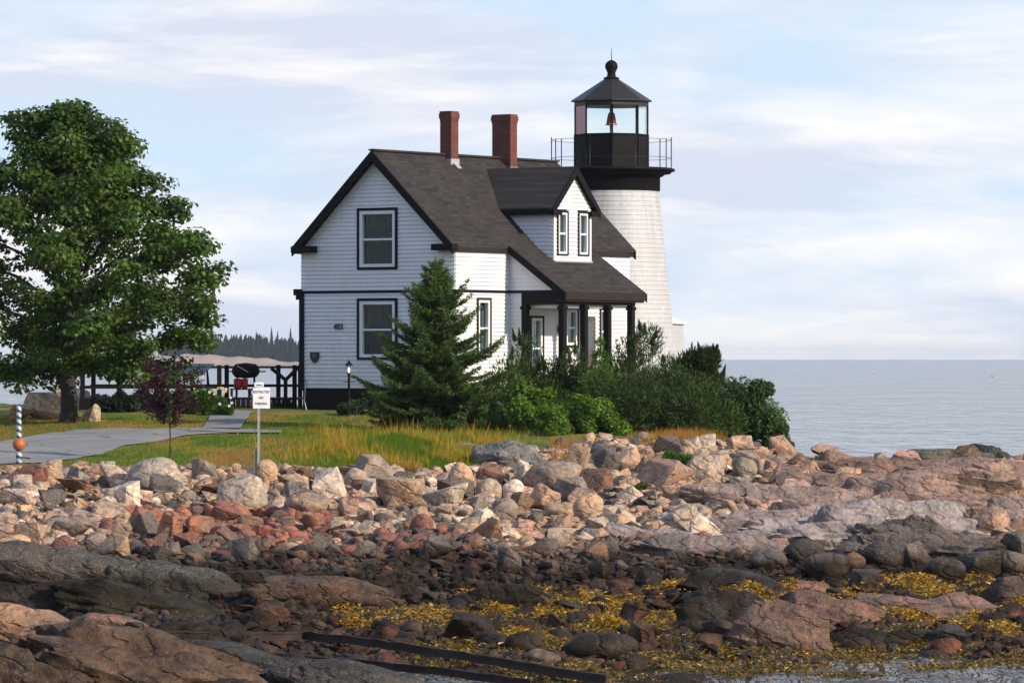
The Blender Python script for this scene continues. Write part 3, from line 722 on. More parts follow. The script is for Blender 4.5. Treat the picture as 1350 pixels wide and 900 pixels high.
def maple():
    base = at(90, 556); root = thing('maple_tree', 'large round-crowned green maple beside the driveway', 'tree', base); root.scale = (.92, .92, 1.0)
    Hh = 9.2; prof = [(.95,2.5),(1.9,3.9),(3.1,4.55),(3.7,4.5),(5.4,3.95),(6.5,3.0),(7.2,2.4),(8.3,1.45),(8.9,.8),(9.4,.2)]
    pz, pr = zip(*prof); rg = random.Random(3); tr = MB(); cl = []
    cx = .25
    tr.tube([(0,0,-.2),(.02,0,.3),(.0,.03,1.2),(.05,0,2.2)], [.36,.27,.24,.23], 12)
    tr.tube([(.05,0,2.2),(.15,.1,4.5),(.25,0,6.6),(.3,0,8.5)], [.23,.17,.09,.03], 8)
    tr.tube([(.02,.02,1.1),(.35,-.05,1.9),(.75,-.2,3.0)], [.15,.14,.11], 8)
    for i in range(46):
        z = 1.8 + 6.7*(i/46)**.9; rr = np.interp(min(z+.9, 8.9), pz, pr); a = i*2.399 + rg.uniform(-.3,.3); L = rr*rg.uniform(.72,.98)
        st = Vector((.05+.03*z, 0, z*.82)); en = Vector((cx+L*math.cos(a), L*math.sin(a), min(z+.7, 8.8)+rg.uniform(-.2,.4)))
        mid = st.lerp(en, .5) + Vector((0,0,.25)); tr.tube([st, mid, en], [.085-.006*z, .05, .015], 5, False)
        cl += [(st.lerp(en, t), .4+.3*rg.random()) for t in (.5,.75,1.0)]
    heads = []
    for i in range(50):
        z = 1.4+7.3*((i+.5)/50)**1.1; rr = np.interp(z, pz, pr)*rg.choice((.45,.68,.82,.92)); a = i*2.399+rg.uniform(-.4,.4); heads.append((cx+rr*math.cos(a), rr*math.sin(a), z, rg.uniform(.55,.95)))
    heads += [(2.35,-.3,7.1,.75),(-1.3,-.2,8.75,.55),(.1,-.2,9.0,.5),(3.1,.2,5.3,.8),(3.55,0,3.6,.65),(3.4,-.4,2.5,.6),(-2.6,-.4,7.3,.7),(-1.6,-1.6,1.4,.7),(1.8,-1.8,1.5,.7)]
    for x, y, z, r in heads:
        for _ in range(8):
            d = Vector((rg.gauss(0,1), rg.gauss(0,1), rg.gauss(0,.6))); d = d.normalized()*r*rg.uniform(.2,1.); cl.append((Vector((x, y, z))+d, rg.uniform(.33,.62)))
    for k in range(5): cl.append((Vector((cx+.06*k-.2, 0, 8.5+.18*k)), .3))
    Vs, Fs, Cs, n0 = [], [], [], 0
    for c, r in cl:
        n = int(230*(r/.7)**2); d = rnd_dir(n); rad = r*RNG.uniform(.45,1.05,(n,1))
        Pt = np.array(c[:])[None] + d*rad*np.array([1.2,1.2,.55])
        N = d*.7 + np.array([0,0,.9]) + .55*RNG.normal(size=(n,3))
        tone = rg.uniform(.65,1.35); warm = rg.uniform(.85,1.25)
        V, Fc, C = quads(Pt, N, RNG.uniform(.11,.20,n), vary((.054*tone*warm,.104*tone,.015*tone), n, .25, .08), .8)
        Vs.append(V); Fs.append(Fc+n0); Cs.append(C); n0 += len(V)
    obj('crown', np_mesh('maple_leaves', np.concatenate(Vs), np.concatenate(Fs), np.concatenate(Cs)), M['leaf'], root)
    tr.build('trunk', M['bark'], root)
maple()

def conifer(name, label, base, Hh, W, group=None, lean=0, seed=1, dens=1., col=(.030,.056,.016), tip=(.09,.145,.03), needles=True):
    root = thing(name, label, 'tree', base, 0, group); rg = random.Random(seed); tr = MB()
    tr.tube([(0,0,-.15),(0,0,Hh*.4),(lean,0,Hh*.97)], [.035*W+.03,.022*W+.02,.012], 7)
    Pt, D, S, Cc = [], [], [], []
    z = .12*Hh*.4; k = 0
    while z < Hh*.985:
        f = z/Hh; L0 = W/2*(1-f)**.74*(1.0 if f > .1 else .85)*(.86+.22*math.sin(k*1.7+seed)*math.sin(k*.6))
        nb = max(4, int(7*dens*(1-.45*f)))
        for j in range(nb):
            a = k*1.1 + j*6.283/nb + rg.uniform(-.3,.3); L = L0*rg.choice((.55,.8,.95,1.05,1.22))*rg.uniform(.9,1.1) + .05; el = -.22+.8*f+rg.uniform(-.2,.24)
            dv = np.array([math.cos(a)*math.cos(el), math.sin(a)*math.cos(el), math.sin(el)])
            m = max(3, int(L/.055))
            tr.tube([(lean*f,0,z), tuple(np.array([lean*f,0,z])+dv*L*.9+np.array([0,0,-.03*L]))], [.014,.004], 4, False)
            for q in range(m):
                t = (q+.5)/m
                if t < .22 and f < .75: continue
                p = np.array([lean*f,0,z]) + dv*L*t + np.array([0,0, -.10*L*math.sin(t*3.1)+.10*L*t*t])
                w = .30*L*(1-t)**.8 + .055
                for sgn in (-1, 1):
                    sd = np.array([-dv[1], dv[0], 0])*sgn; ns = max(2, int(w/.05))
                    for s_ in range(ns):
                        u = (s_+.5)/ns
                        Pt.append(p + (sd*.85+dv*.5)*w*u + np.array([0,0,-.07*u*w+rg.uniform(-.015,.03)])); D.append(sd*.7+dv*.7+np.array([0,0,rg.uniform(-.1,.35)]))
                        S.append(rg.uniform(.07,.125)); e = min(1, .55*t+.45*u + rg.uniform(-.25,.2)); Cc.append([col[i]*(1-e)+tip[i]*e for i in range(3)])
        z += .135*rg.uniform(.8,1.2)*(1.0 if Hh > 3 else .8); k += 1
    for q in range(14): Pt.append(np.array([lean,0,Hh*(.9+.008*q)])); D.append(np.array([rg.uniform(-1,1),rg.uniform(-1,1),1.])); S.append(.11); Cc.append(list(tip))
    Pt = np.array(Pt); D = np.array(D); S = np.array(S); n = len(Pt); D /= np.linalg.norm(D, axis=1, keepdims=True)
    C = np.array(Cc)*(1+.22*RNG.normal(size=(n,1))).clip(.5,1.6)
    Vs, Fs, Cs, n0 = [], [], [], 0
    for r in range(4):
        jit = RNG.normal(size=(n,3))*.55; d2 = D + jit; d2 /= np.linalg.norm(d2, axis=1, keepdims=True)
        st = Pt + RNG.normal(size=(n,3))*.018
        V, Fc, c = tri_blades(st, st + d2*(S*RNG.uniform(.7,1.3,n))[:,None], .015, C); Vs.append(V); Fs.append(Fc+n0); Cs.append(c); n0 += len(V)
    obj('crown', np_mesh(name, np.concatenate(Vs), np.concatenate(Fs), np.concatenate(Cs)), M['needle'], root)
    tr.build('trunk', M['bark'], root); return root

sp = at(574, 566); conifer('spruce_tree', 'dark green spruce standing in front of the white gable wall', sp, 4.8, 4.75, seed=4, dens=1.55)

def bush(name, label, px, py, w, h, style, n, col, cat='shrub', group=None, seed=0, size=(.07,.13), depth=.8, lobes=14, extra=(), Y=None):
    """w x h in photo pixels, foot at (px, py)"""
    g = fat(px, py) if Y is None else Vector(((px-675)/F*Y, Y, Hs((px-675)/F*Y, Y)))
    s = g.y/F; W, Hh = w*s, h*s; root = thing(name, label, cat, g, 0, group); rg = random.Random(seed+px)
    cl = []; st = MB()
    for i in range(lobes):
        a = rg.uniform(0,6.283); r = math.sqrt(rg.random())*.42; z = rg.uniform(.10, .86)*(1-.62*(r/.42)**2)
        c = Vector((math.cos(a)*r*W, math.sin(a)*r*W*depth, z*Hh)); cl.append((c, rg.uniform(.09,.23)*min(W, Hh*1.4)*(1 if lobes < 24 else .85)))
    for (fx, fz, fr) in extra: cl.append((Vector((fx*W, rg.uniform(-.1,.1)*W, fz*Hh)), fr*W))
    for c, r in cl: st.tube([(c.x*.15, c.y*.15, -.08), (c.x*.6, c.y*.6, c.z*.6), tuple(c)], [.03,.02,.006], 5, False)
    tot = sum(r*r for _, r in cl); Vs, Fs, Cs, n0 = [], [], [], 0
    for c, r in cl:
        m = int(n*r*r/tot); d = rnd_dir(m); Pt = np.array(c[:]) + d*(r*RNG.uniform(.5,1.06,(m,1))); Pt[:,2] = np.maximum(Pt[:,2], .02*RNG.random(m))
        tone = rg.uniform(.72,1.3)
        cc = vary([x*tone for x in col], m, .28, .1)
        if style == 'leaf':
            N = d + np.array([0,0,.6]) + .6*RNG.normal(size=(m,3)); V, Fc, C = quads(Pt, N, RNG.uniform(*size, m), cc, .75)
            Fc2 = Fc
        else:
            up = np.array([0,0,1.0]) if style == 'candle' else np.array([0,0,.25])
            D = d*.7 + up + .35*RNG.normal(size=(m,3)); D /= np.linalg.norm(D, axis=1, keepdims=True)
            V, Fc, C = tri_blades(Pt, Pt + D*RNG.uniform(*size, (m,1)), .016, cc)
        Vs.append(V); Fs.append(Fc+n0); Cs.append(C); n0 += len(V)
    if style == 'candle':           # upright shoots
        for _ in range(int(lobes*3.2)):
            c, r = rg.choice(cl); d = Vector((rg.gauss(0,1), rg.gauss(0,1), abs(rg.gauss(.4,.6)))).normalized(); b = c + d*r*.8; L = rg.uniform(.2,.48)
            m = 240; t = RNG.random((m,1)); ax = np.array([d.x*.25, d.y*.25, 1.0]); Pt = np.array(b[:]) + ax*L*t; rad = rnd_dir(m); rad[:,2] = abs(rad[:,2])*.9+.25
            V, Fc, C = tri_blades(Pt, Pt + rad*(.13*(1.1-t)), .019, vary([x*1.1 for x in col], m, .28, .08)); Vs.append(V); Fs.append(Fc+n0); Cs.append(C); n0 += len(V)
    obj('foliage', np_mesh(name, np.concatenate(Vs), np.concatenate(Fs), np.concatenate(Cs)), M['leaf' if style == 'leaf' else 'needle'], root)
    st.build('stem', M['bark'], root); return root

DG, MG, LG, BG = (.042,.070,.014), (.035,.072,.022), (.088,.165,.014), (.05,.105,.014)
bush('mugo_pine','dark dwarf pine beside the porch corner, right behind the spruce',703,545,150,112,'candle',13000,DG,seed=1,size=(.08,.15),Y=135.5,lobes=22)
bush('mugo_pine','dark dwarf pine in front of the porch posts',752,556,130,112,'candle',12000,DG,seed=2,size=(.08,.15),Y=134.5,lobes=20)
bush('arborvitae','small bright green pointed evergreen in front of the porch',791,530,54,124,'needle',10500,(.06,.14,.014),seed=3,size=(.07,.12),Y=130.6,depth=.9,lobes=16,extra=[(0,.5,.28),(0,.72,.2),(0,.88,.1)])
bush('mugo_pine','tall dark pine shrub with upright shoots hiding the tower foot',858,570,150,142,'candle',18000,(.036,.058,.012),seed=4,size=(.09,.16),Y=135,lobes=22)
bush('mugo_pine','dark pine shrub with spiky shoots rising in front of the sea',920,572,90,112,'candle',10000,(.034,.054,.013),seed=5,size=(.09,.16),Y=134,lobes=16)
bush('mugo_pine','dense dark evergreen shrub under the porch end',826,582,140,100,'needle',13000,(.042,.074,.013),seed=6,size=(.08,.15),Y=127.3,lobes=18)
bush('mugo_pine','low dark evergreen shrub above the riprap',905,585,140,90,'needle',12000,(.040,.068,.013),seed=61,size=(.08,.15),Y=127.2,lobes=18)
bush('leafy_bush','bright green leafy bush spilling below the spruce',690,580,140,68,'leaf',10500,LG,seed=7,Y=127.6,lobes=28)
bush('leafy_bush','bright green leafy bush sloping down to the rocks',760,584,140,58,'leaf',10500,(.092,.17,.015),seed=8,Y=125.6,lobes=26)
bush('leafy_bush','mid green low bush at the right foot of the spruce',635,575,90,52,'leaf',5500,(.045,.09,.018),seed=81,Y=127.8,lobes=10)
bush('wide_shrub','wide dark green shrub ending the row beside the sea',968,590,130,100,'leaf',13000,(.048,.095,.016),seed=9,Y=129.5,lobes=22)
bush('wide_shrub','knobbly green shrub with a raised round head at the sea end',1008,590,70,84,'leaf',7000,(.042,.082,.018),seed=10,Y=128.8,lobes=12,extra=[(-.12,1.02,.17),(.06,1.0,.14),(-.1,.8,.1)])
bush('low_shrub','low green shrub at the end of the row on the rocks',1020,590,52,30,'leaf',3000,BG,seed=11,Y=127.8,lobes=8)
bush('small_bush','small vivid green bush growing over the pink slab boulder',893,632,72,38,'needle',6000,(.055,.12,.014),seed=12,size=(.06,.12),lobes=12,extra=[(.34,.1,.14)])
bush('small_bush','tiny mossy green tuft below the pink slab boulder',845,650,34,20,'needle',2200,(.08,.10,.018),seed=13,size=(.05,.09),lobes=6)
bush('low_shrub','low dark shrub along the foundation left of the spruce',470,556,70,26,'leaf',4500,(.026,.055,.018),seed=14,Y=137,lobes=10)
bush('low_shrub','low creeping evergreen at the front foot of the spruce',560,572,150,26,'needle',8000,(.024,.05,.018),seed=15,size=(.07,.13),Y=130.5,lobes=16)
bush('flowering_plant','green flower clump with yellow blooms beside the walkway',278,556,56,44,'needle',6500,(.055,.12,.016),'plant','flower bed plants',seed=16,size=(.12,.24),Y=138,lobes=9)
bush('flowering_plant','dim green bed plant behind the young red-leaved tree',235,556,60,36,'leaf',4000,(.032,.06,.016),'plant','flower bed plants',seed=17,Y=139.5,lobes=9)
bush('flowering_plant','pale green plant with white blooms at the walkway edge',297,560,26,28,'needle',2600,(.06,.10,.02),'plant','flower bed plants',seed=18,size=(.08,.16),Y=136.5,lobes=6)
bush('low_shrub','dark clipped shrub between the maple and the deck',172,556,150,36,'leaf',10000,(.014,.026,.012),seed=19,Y=141,lobes=20)
# blooms
rg = random.Random(9)
fl = [o for o in COL.objects if o.name.startswith('flowering_plant')]
for o, m, n, W, Hh in ((fl[0],'yellow',9,1.2,.95),(fl[2],'white_petal',4,.6,.6),(fl[0],'white_petal',2,1.2,1.0)):
    for i in range(n):
        b = MB(); c = (rg.uniform(-.5,.5)*W, rg.uniform(-.5,-.1), rg.uniform(.5,1.02)*Hh)
        for k in range(6):
            a = k*1.047; b.add([c, (c[0]+.035*math.cos(a-.5), c[1]-.02, c[2]+.035*math.sin(a-.5)), (c[0]+.05*math.cos(a), c[1]+.01, c[2]+.05*math.sin(a)), (c[0]+.035*math.cos(a+.5), c[1]-.02, c[2]+.035*math.sin(a+.5))], [(0,1,2,3)])
        b.build('bloom', M[m], o)

def young_tree():
    base = at(224, 606); root = thing('young_plum_tree', 'young thin tree with dark crimson leaves at the lawn edge', 'tree', base); rg = random.Random(21)
    s = base.y/F; tr = MB(); Hh = 128*s
    tr.tube([(0,0,-.1),(.01,0,.6),(-.03,0,1.3),(-.05,0,Hh*.97)], [.022,.02,.016,.006], 6)
    cl = []
    for i in range(26):
        z = Hh*(.34+.6*i/26); f = (z/Hh-.34)/.66; L = (.30+.25*math.sin(f*3.1))*rg.uniform(.5,1.5); a = math.pi*(1 if i%3 else 0) + rg.uniform(-.9,.9)
        en = Vector((math.cos(a)*L, math.sin(a)*L*.8, z+.22)); tr.tube([(-.03,0,z), tuple(en)], [.009,.003], 4, False); cl += [(en, rg.uniform(.12,.22)), (Vector((en.x*.5, en.y*.5, z+.1)), .12)]
    cl += [(Vector((-.72,0,Hh*.70)), .22), (Vector((-.6,0.1,Hh*.55)), .18)]
    for c, r in cl[-2:]: tr.tube([(-.03,0,c.z-.25), tuple(c)], [.012,.004], 4, False)
    Vs, Fs, Cs, n0 = [], [], [], 0
    for c, r in cl:
        m = int(85*(r/.17)**2); d = rnd_dir(m); Pt = np.array(c[:]) + d*(r*RNG.uniform(.3,1.1,(m,1)))
        V, Fc, C = quads(Pt, d + np.array([0,0,.5]) + .6*RNG.normal(size=(m,3)), RNG.uniform(.05,.09,m), vary((.050,.013,.018), m, .4, .15), .6); Vs.append(V); Fs.append(Fc+n0); Cs.append(C); n0 += len(V)
    obj('crown', np_mesh('plum_leaves', np.concatenate(Vs), np.concatenate(Fs), np.concatenate(Cs)), M['leaf'], root); tr.build('trunk', M['bark'], root)
young_tree()

# grass
def grass(name, N, fn, label):
    B, T, W, C = [], [], [], []; rg = random.Random(name)
    while len(B) < N:
        r = fn(rg)
        if r is None: continue
        x, y, h, c = r; z = Hs(x, y); a = rg.uniform(0,6.283); l = h*rg.uniform(.1,.5)
        B.append((x,y,z-.01)); T.append((x+math.cos(a)*l, y+math.sin(a)*l, z+h)); W.append(rg.uniform(.006,.013)); C.append(c)
    V, Fc, Cc = tri_blades(np.array(B), np.array(T), np.array(W), vary((1,1,1), N, .2, .08)*np.array(C))
    return tag(obj(name, np_mesh(name, V, Fc, Cc), M['grassblade']), label, 'grass', kind='stuff')
def patch(x, y): return math.sin(x*.9+1)*math.sin(y*.23+.4) + .5*math.sin(x*2.3+y*.6) + .3*math.sin(x*5.1-y*1.9)
def on_drive(px, py): return py > 564 and py < np.interp(px, (-60,0,60,100,180,240,300), (618,613,611,606,586,575,572)) + 1 and px < 372 and py > np.interp(px, (-60,0,60,100,372), (585,583,573,566,566))
GG, GY, GB = (.12,.19,.02), (.35,.27,.05), (.38,.22,.075)
def fn_lawn(rg):
    px = rg.uniform(-20, 660); py = 548 + 80*rg.random(); 
    if on_drive(px, py): return None
    g = fat(px, py)
    if g.y > 158 or lawn(g.x, g.y) < .45: return None
    f = patch(g.x, g.y) + rg.uniform(-.45,.45); c = GG if f < .15 else (GY if f < .65 else GB)
    if px < 100 and py < 590: c = GG if rg.random() < .5 else GB
    return g.x, g.y, rg.uniform(.03,.08), c
def fn_tall(rg):
    px = rg.gauss(530, 75) if rg.random() < .85 else rg.uniform(400, 700); py = rg.uniform(556, 630); g = fat(px, py)
    if lawn(g.x, g.y) < .4 or g.y > 128: return None
    f = n2(g.x, g.y*.45, 1.5, 2)+.5*n2(g.x, g.y*.6, 4., 1)*1.2+rg.uniform(-.5,.5)+.25
    c = (.115,.185,.018) if f < .62 else ((.42,.31,.035) if f < 1.05 else (.42,.23,.07))
    return g.x, g.y, (rg.uniform(.06,.16) if f < .5 else rg.uniform(.10,.26))*(2.1 if (f > .6 and rg.random() < .2) else 1), c
def fn_gold(rg):
    px = rg.gauss(905, 26); py = rg.uniform(576, 588); g = fat(px, py)
    if rg.random() < .15: px = rg.uniform(725, 765); g = fat(px, rg.uniform(585, 618))
    return g.x, g.y, rg.uniform(.15,.36), (.42,.22,.05) if rg.random() < .8 else (.2,.17,.03)
grass('lawn_grass', 60000, fn_lawn, 'short green and dry yellow lawn grass around the driveway')
grass('tall_grass', 26000, fn_tall, 'tall golden and green grass on the bank below the spruce')
grass('dry_grass', 3500, fn_gold, 'golden dry grass between the dark shrubs and the riprap')

# seaweed
def weed():
    B, T, W, C = [], [], [], []; rg = random.Random(77)
    while len(B) < 115000:
        px = rg.uniform(400, 1360); lo = np.interp(px, (400,480,650,860,1000,1150,1360), (800,790,782,775,768,766,762)); py = rg.uniform(lo, 905)
        g = fat(px, py); f = n2(g.x, g.y*.8, 1.3, 3) + .6*n2(g.x, g.y, 3.7, 1)
        band = 1-abs(py-(812-.03*(px-700)))/60
        if f < .34 - .36*band + rg.uniform(-.32,.32)-(.35 if g.z < -.02 else 0): continue
        if g.z < -.02 and rg.random() < .1: continue
        if px < np.interp(py, (770,850,905), (420,470,620)): continue
        old = py > 838 + 12*math.sin(px*.02)
        for k in range(9):
            x = g.x+rg.gauss(0,.07); y = g.y+rg.gauss(0,.10); z = Hs(x,y)+rg.uniform(.02,.13); a = rg.uniform(0,6.283); L = rg.uniform(.035,.11)
            if z < -.03: z = rg.uniform(-.01,.015)
            c = (.56,.30,.02) if rg.random() < (.12 if old else .5)*(1.25 if f > .35 else .75) else ((.19,.125,.018) if rg.random() < .5 else (.07,.055,.014))
            B.append((x,y,z)); T.append((x+math.cos(a)*L, y+math.sin(a)*L, z+rg.uniform(-.01,.05))); W.append(rg.uniform(.008,.02)); C.append(c)
    V, Fc, Cc = tri_blades(np.array(B), np.array(T), np.array(W), vary((1,1,1), len(B), .3, .1)*np.array(C))
    tag(obj('seaweed', np_mesh('seaweed', V, Fc, Cc), M['weed']), 'yellow and brown rockweed spread over the lower shore', 'seaweed', kind='stuff')
weed()

# ------------------------------------------------------------------ the keeper's house
GZ = HC - .036 - 1.6            # ground at the house; local x runs out of the long wall, local y along it
HOUSE = thing('keepers_house', 'white clapboard keeper house with dark shingle roof, dormer and porch', 'house', (-1.75, 140.0, GZ), R(-35))
VW, UL, RV = -5.95, 9.66, -2.975
SL = .95; RZ = 8.085
def roof_z(v): return RZ - SL*abs(v-RV)
def porch_z(v): return 5.14 - .68*(v-.1)

def clap(name, org, dr, nrm, z0, z1, lo, hi, holes=(), row=.126, parent=HOUSE, mat='clap'):
    """lapped boards in a vertical plane; holes: (s0, s1, z0, z1)"""
    mb = MB(); z = z0; dr = Vector(dr); nrm = Vector(nrm); org = Vector(org)
    def pt(s, z, t): return org + dr*s + nrm*t + Vector((0,0,z))
    while z < z1-1e-4:
        b = min(z+row, z1); zm = (z+b)/2; segs = [(lo(z), hi(z), lo(b), hi(b))]
        for (h0, h1, hz0, hz1) in holes:
            if hz0 < zm < hz1:
                new = []
                for (l, h, l2, h2) in segs:
                    if h0 > l and h1 < h: new += [(l, h0, l2, h0), (h1, h, h1, h2)]
                    else: new.append((l, h, l2, h2))
                segs = new
        for (l, h, l2, h2) in segs:
            if h-l < .01 and h2-l2 < .01: continue
            vs = [pt(l,z,0), pt(h,z,0), pt(h,z,.042), pt(l,z,.042), pt(l2,b,.006), pt(h2,b,.006), pt(h2,b,0), pt(l2,b,0)]
            mb.add(vs, [(0,1,2,3),(3,2,5,4),(4,5,6,7),(0,3,4,7),(1,6,5,2),(0,7,6,1)])
        z = b
    return mb.build(name, M[mat], parent)

def window(org, dr, nrm, s0, s1, z0, z1, trim='navy', curtain='curtain', tw=.085, parent=HOUSE, up=True, drawn=1.0):
    """s0..z1: outer edge of the dark casing"""
    dr = Vector(dr); nrm = Vector(nrm); org = Vector(org)
    def bx(mb, a, b, c, d, t0, t1):
        t1 = t1+.015 if t1 > .03 else t1
        vs = [org+dr*s+nrm*t+Vector((0,0,z)) for t in (t0,t1) for (s, z) in ((a,c),(b,c),(b,d),(a,d))]
        mb.add(vs, [(0,3,2,1),(4,5,6,7),(0,1,5,4),(1,2,6,5),(2,3,7,6),(3,0,4,7)])
    fr = MB()
    for q in ((s0,s1,z1-tw,z1),(s0,s1,z0,z0+tw*.8),(s0,s0+tw,z0+tw*.8,z1-tw),(s1-tw,s1,z0+tw*.8,z1-tw)): bx(fr, *q, -.10, .055)
    w = fr.build('window', M[trim], parent)
    a, b, c, d = s0+tw, s1-tw, z0+tw*.8, z1-tw; jw = min(.11, (b-a)*.14); sa = MB(); mid = c+(d-c)*.49
    for q in ((a,b,d-jw,d),(a,b,c,c+jw*.9),(a,a+jw,c+jw*.9,d-jw),(b-jw,b,c+jw*.9,d-jw)): bx(sa, *q, -.09, .035)
    bx(sa, a+jw, b-jw, mid-.03, mid+.03, -.05, .02)
    sa.build('sash', M['window_white'], w)
    pn = MB(); bx(pn, a+jw, b-jw, c+jw*.9, d-jw, -.045, -.04); pn.build('pane', M['pane'], w)
    # curtain hanging in folds, dark room behind
    cu = MB(); n = 40; vs = []; zt = d-jw*.5; zb = d-(d-c)*drawn
    for i in range(n+1):
        s = a+(b-a)*i/n; t = -.17+.025*math.sin(i*1.15)+.012*math.sin(i*.37)
        vs += [org+dr*s+nrm*t+Vector((0,0,zb)), org+dr*s+nrm*t+Vector((0,0,zt))]
    cu.add(vs, [(2*i,2*i+2,2*i+3,2*i+1) for i in range(n)], True); cu.build('curtain', M[curtain], w)
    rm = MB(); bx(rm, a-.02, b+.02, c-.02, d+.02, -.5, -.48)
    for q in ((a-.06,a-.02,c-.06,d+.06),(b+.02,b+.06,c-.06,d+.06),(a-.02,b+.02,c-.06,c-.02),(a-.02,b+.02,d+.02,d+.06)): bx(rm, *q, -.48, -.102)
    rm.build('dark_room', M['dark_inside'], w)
    return (s0+.02, s1-.02, z0+.02, z1-.02)

# gable end (towards the camera), local y = 0, outward -y
GO, GD, GN = (VW,0,0), (1,0,0), (0,-1,0)      # s runs from the far-left corner
W1 = (2.215,3.775,4.39,6.30); W2 = (2.215,3.775,1.58,3.49)
h1 = window(GO, GD, GN, *W1); h2 = window(GO, GD, GN, *W2, drawn=.45)
def glo(z): return max(0, (z-5.02)/SL); 
def ghi(z): return min(-VW, -VW-(z-5.02)/SL)
clap('gable_wall', GO, GD, GN, .69, 3.66, lambda z: .0, lambda z: -VW, [h2])
clap('gable_wall', GO, GD, GN, 3.74, 7.84, glo, ghi, [h1])
clap('gable_wall', (0,UL,0), (-1,0,0), (0,1,0), .69, 7.84, glo, ghi)
# long walls
PO, PD, PN = (0,0,0), (0,1,0), (1,0,0)
wins = [(1.10,1.86,1.65,3.50,1.),(3.98,4.74,.95,2.96,.5),(5.93,6.70,1.98,3.24,.5),(7.92,8.42,1.75,3.24,.9)]
hl = [window(PO, PD, PN, a, b, c, d, 'brown_trim', 'curtain_white' if i else 'curtain', .07, drawn=q) for i, (a,b,c,d,q) in enumerate(wins)]
DOOR = (7.05,7.70,.69,2.95)
clap('long_wall', PO, PD, PN, .69, 3.66, lambda z: .0, lambda z: UL, hl+[DOOR])
clap('long_wall', PO, PD, PN, 3.74, 5.06, lambda z: .0, lambda z: UL)
clap('long_wall', (VW,UL,0), (0,-1,0), (-1,0,0), .69, 5.06, lambda z: .0, lambda z: UL)
dr = MB(); dr.box(-.06,7.06,.70,.02,7.69,2.93); d = dr.build('door', M['door_brown'], HOUSE)
MB().lathe([(.0,-.03),(.03,0),(.0,.03)], n=10).build('handle', M['grey_metal'], d, (.05,7.12,1.7))
MB().box(.022,7.16,1.9,.03,7.58,2.8).build('pane', M['pane'], d)
# porch end wall: a narrow strip below, a triangle under the porch roof above
clap('porch_end_wall', (0,2.92,0), (1,0,0), (0,-1,0), .69, 3.66, lambda z: .027, lambda z: .48)
clap('porch_end_wall', (0,2.92,0), (1,0,0), (0,-1,0), 3.74, 4.98, lambda z: .027, lambda z: max(.03, .1+(4.93-z)/.68))
MB().box(.03,2.93,.2,.48,3.05,3.66).build('porch_end_wall', M['window_white'], HOUSE)
# far end of the porch roof
clap('porch_end_wall', (2.0,7.0,0), (-1,0,0), (0,1,0), 3.74, 4.98, lambda z: 2.0-max(.03, .1+(4.93-z)/.68), lambda z: 1.97)
# dark trim
tr = MB(); tr.box(VW-.03,-.05,3.66,.03,0,3.74); tr.box(.0,-.05,3.66,.05,2.90,3.74); tr.box(.05,2.87,3.66,2.0,2.92,3.74)
tr.build('band_course', M['navy'], HOUSE)
tr = MB(); tr.box(VW-.06,-.07,.66,VW+.12,.10,3.66); tr.build('corner_board', M['navy'], HOUSE)
tr = MB(); tr.box(VW-.28,-.09,3.60,VW+.05,.6,3.80); tr.box(VW-.2,-.07,3.46,VW-.03,.6,3.60); tr.build('cornice_block', M['black'], HOUSE, bevel=.02)
tr = MB(); tr.box(VW+.03,.02,-.5,-.03,UL-.03,.66); tr.box(VW-.02,-.035,.60,.035,UL,.69); tr.build('foundation_skirt', M['black'], HOUSE)
# main roof: two slabs with thickness
def slab(mb, v0, z0, v1, z1, u0, u1, t=.16):
    vs = [(v0,u0,z0),(v1,u0,z1),(v1,u1,z1),(v0,u1,z0),(v0,u0,z0-t),(v1,u0,z1-t),(v1,u1,z1-t),(v0,u1,z0-t)]
    mb.add(vs, [(0,1,2,3),(7,6,5,4),(0,4,5,1),(1,5,6,2),(2,6,7,3),(3,7,4,0)])
U0, U1 = -.32, UL+.22
RH = 3.09; rf = MB()
n = 24
for i in range(n):   # courses: each overlaps the next by a small step
    a, b = i/n, (i+1)/n
    for sg in (1,-1):
        va, vb = RV+sg*RH*a, RV+sg*RH*b; st = .012
        slab(rf, va, roof_z(va)-.012+0, vb, roof_z(vb)+st-.012, U0+.01, U1-.01, .10)
roof = rf.build('roof', M['roof'], HOUSE)
rd = MB(); rd.bar((RV,U0,RZ+.01),(RV,U1,RZ+.01),.22,.06); rd.build('ridge_cap', M['roof'], roof)
# rake boards and eaves
for u in (U0, U1-.03):
    for sg in (1,-1):
        rk = MB(); va, vb = RV, RV+sg*(RH+.03)
        vs = [(va,u-.03,RZ-.02),(vb,u-.03,roof_z(vb)-.02),(vb,u-.03,roof_z(vb)-.30),(va,u-.03,RZ-.34),(va,u+.03,RZ-.02),(vb,u+.03,roof_z(vb)-.02),(vb,u+.03,roof_z(vb)-.30),(va,u+.03,RZ-.34)]
        rk.add(vs, [(0,1,2,3),(7,6,5,4),(0,4,5,1),(1,5,6,2),(2,6,7,3),(3,7,4,0)]); rk.build('rake_board', M['black'], HOUSE)
sf = MB()     # boxed overhang under the rakes and eaves
for sg in (1,-1):
    va, vb = RV, RV+sg*(RH-.02)
    vs = [(va,U0+.03,RZ-.16),(vb,U0+.03,roof_z(vb)-.16),(vb,-.03,roof_z(vb)-.16),(va,-.03,RZ-.16)]
    vs += [(x,y,z-.05) for x,y,z in vs]; sf.add(vs, [(0,1,2,3),(7,6,5,4),(0,4,5,1),(1,5,6,2),(2,6,7,3),(3,7,4,0)])
sf.box(.045,U0+.04,4.90,RV+RH-.02,2.72,5.02); sf.box(.045,7.3,4.90,RV+RH-.02,U1-.04,5.02); sf.box(RV-RH+.02,U0+.04,4.90,VW-.045,U1-.04,5.02)
sf.build('soffit', M['brown_trim'], HOUSE)
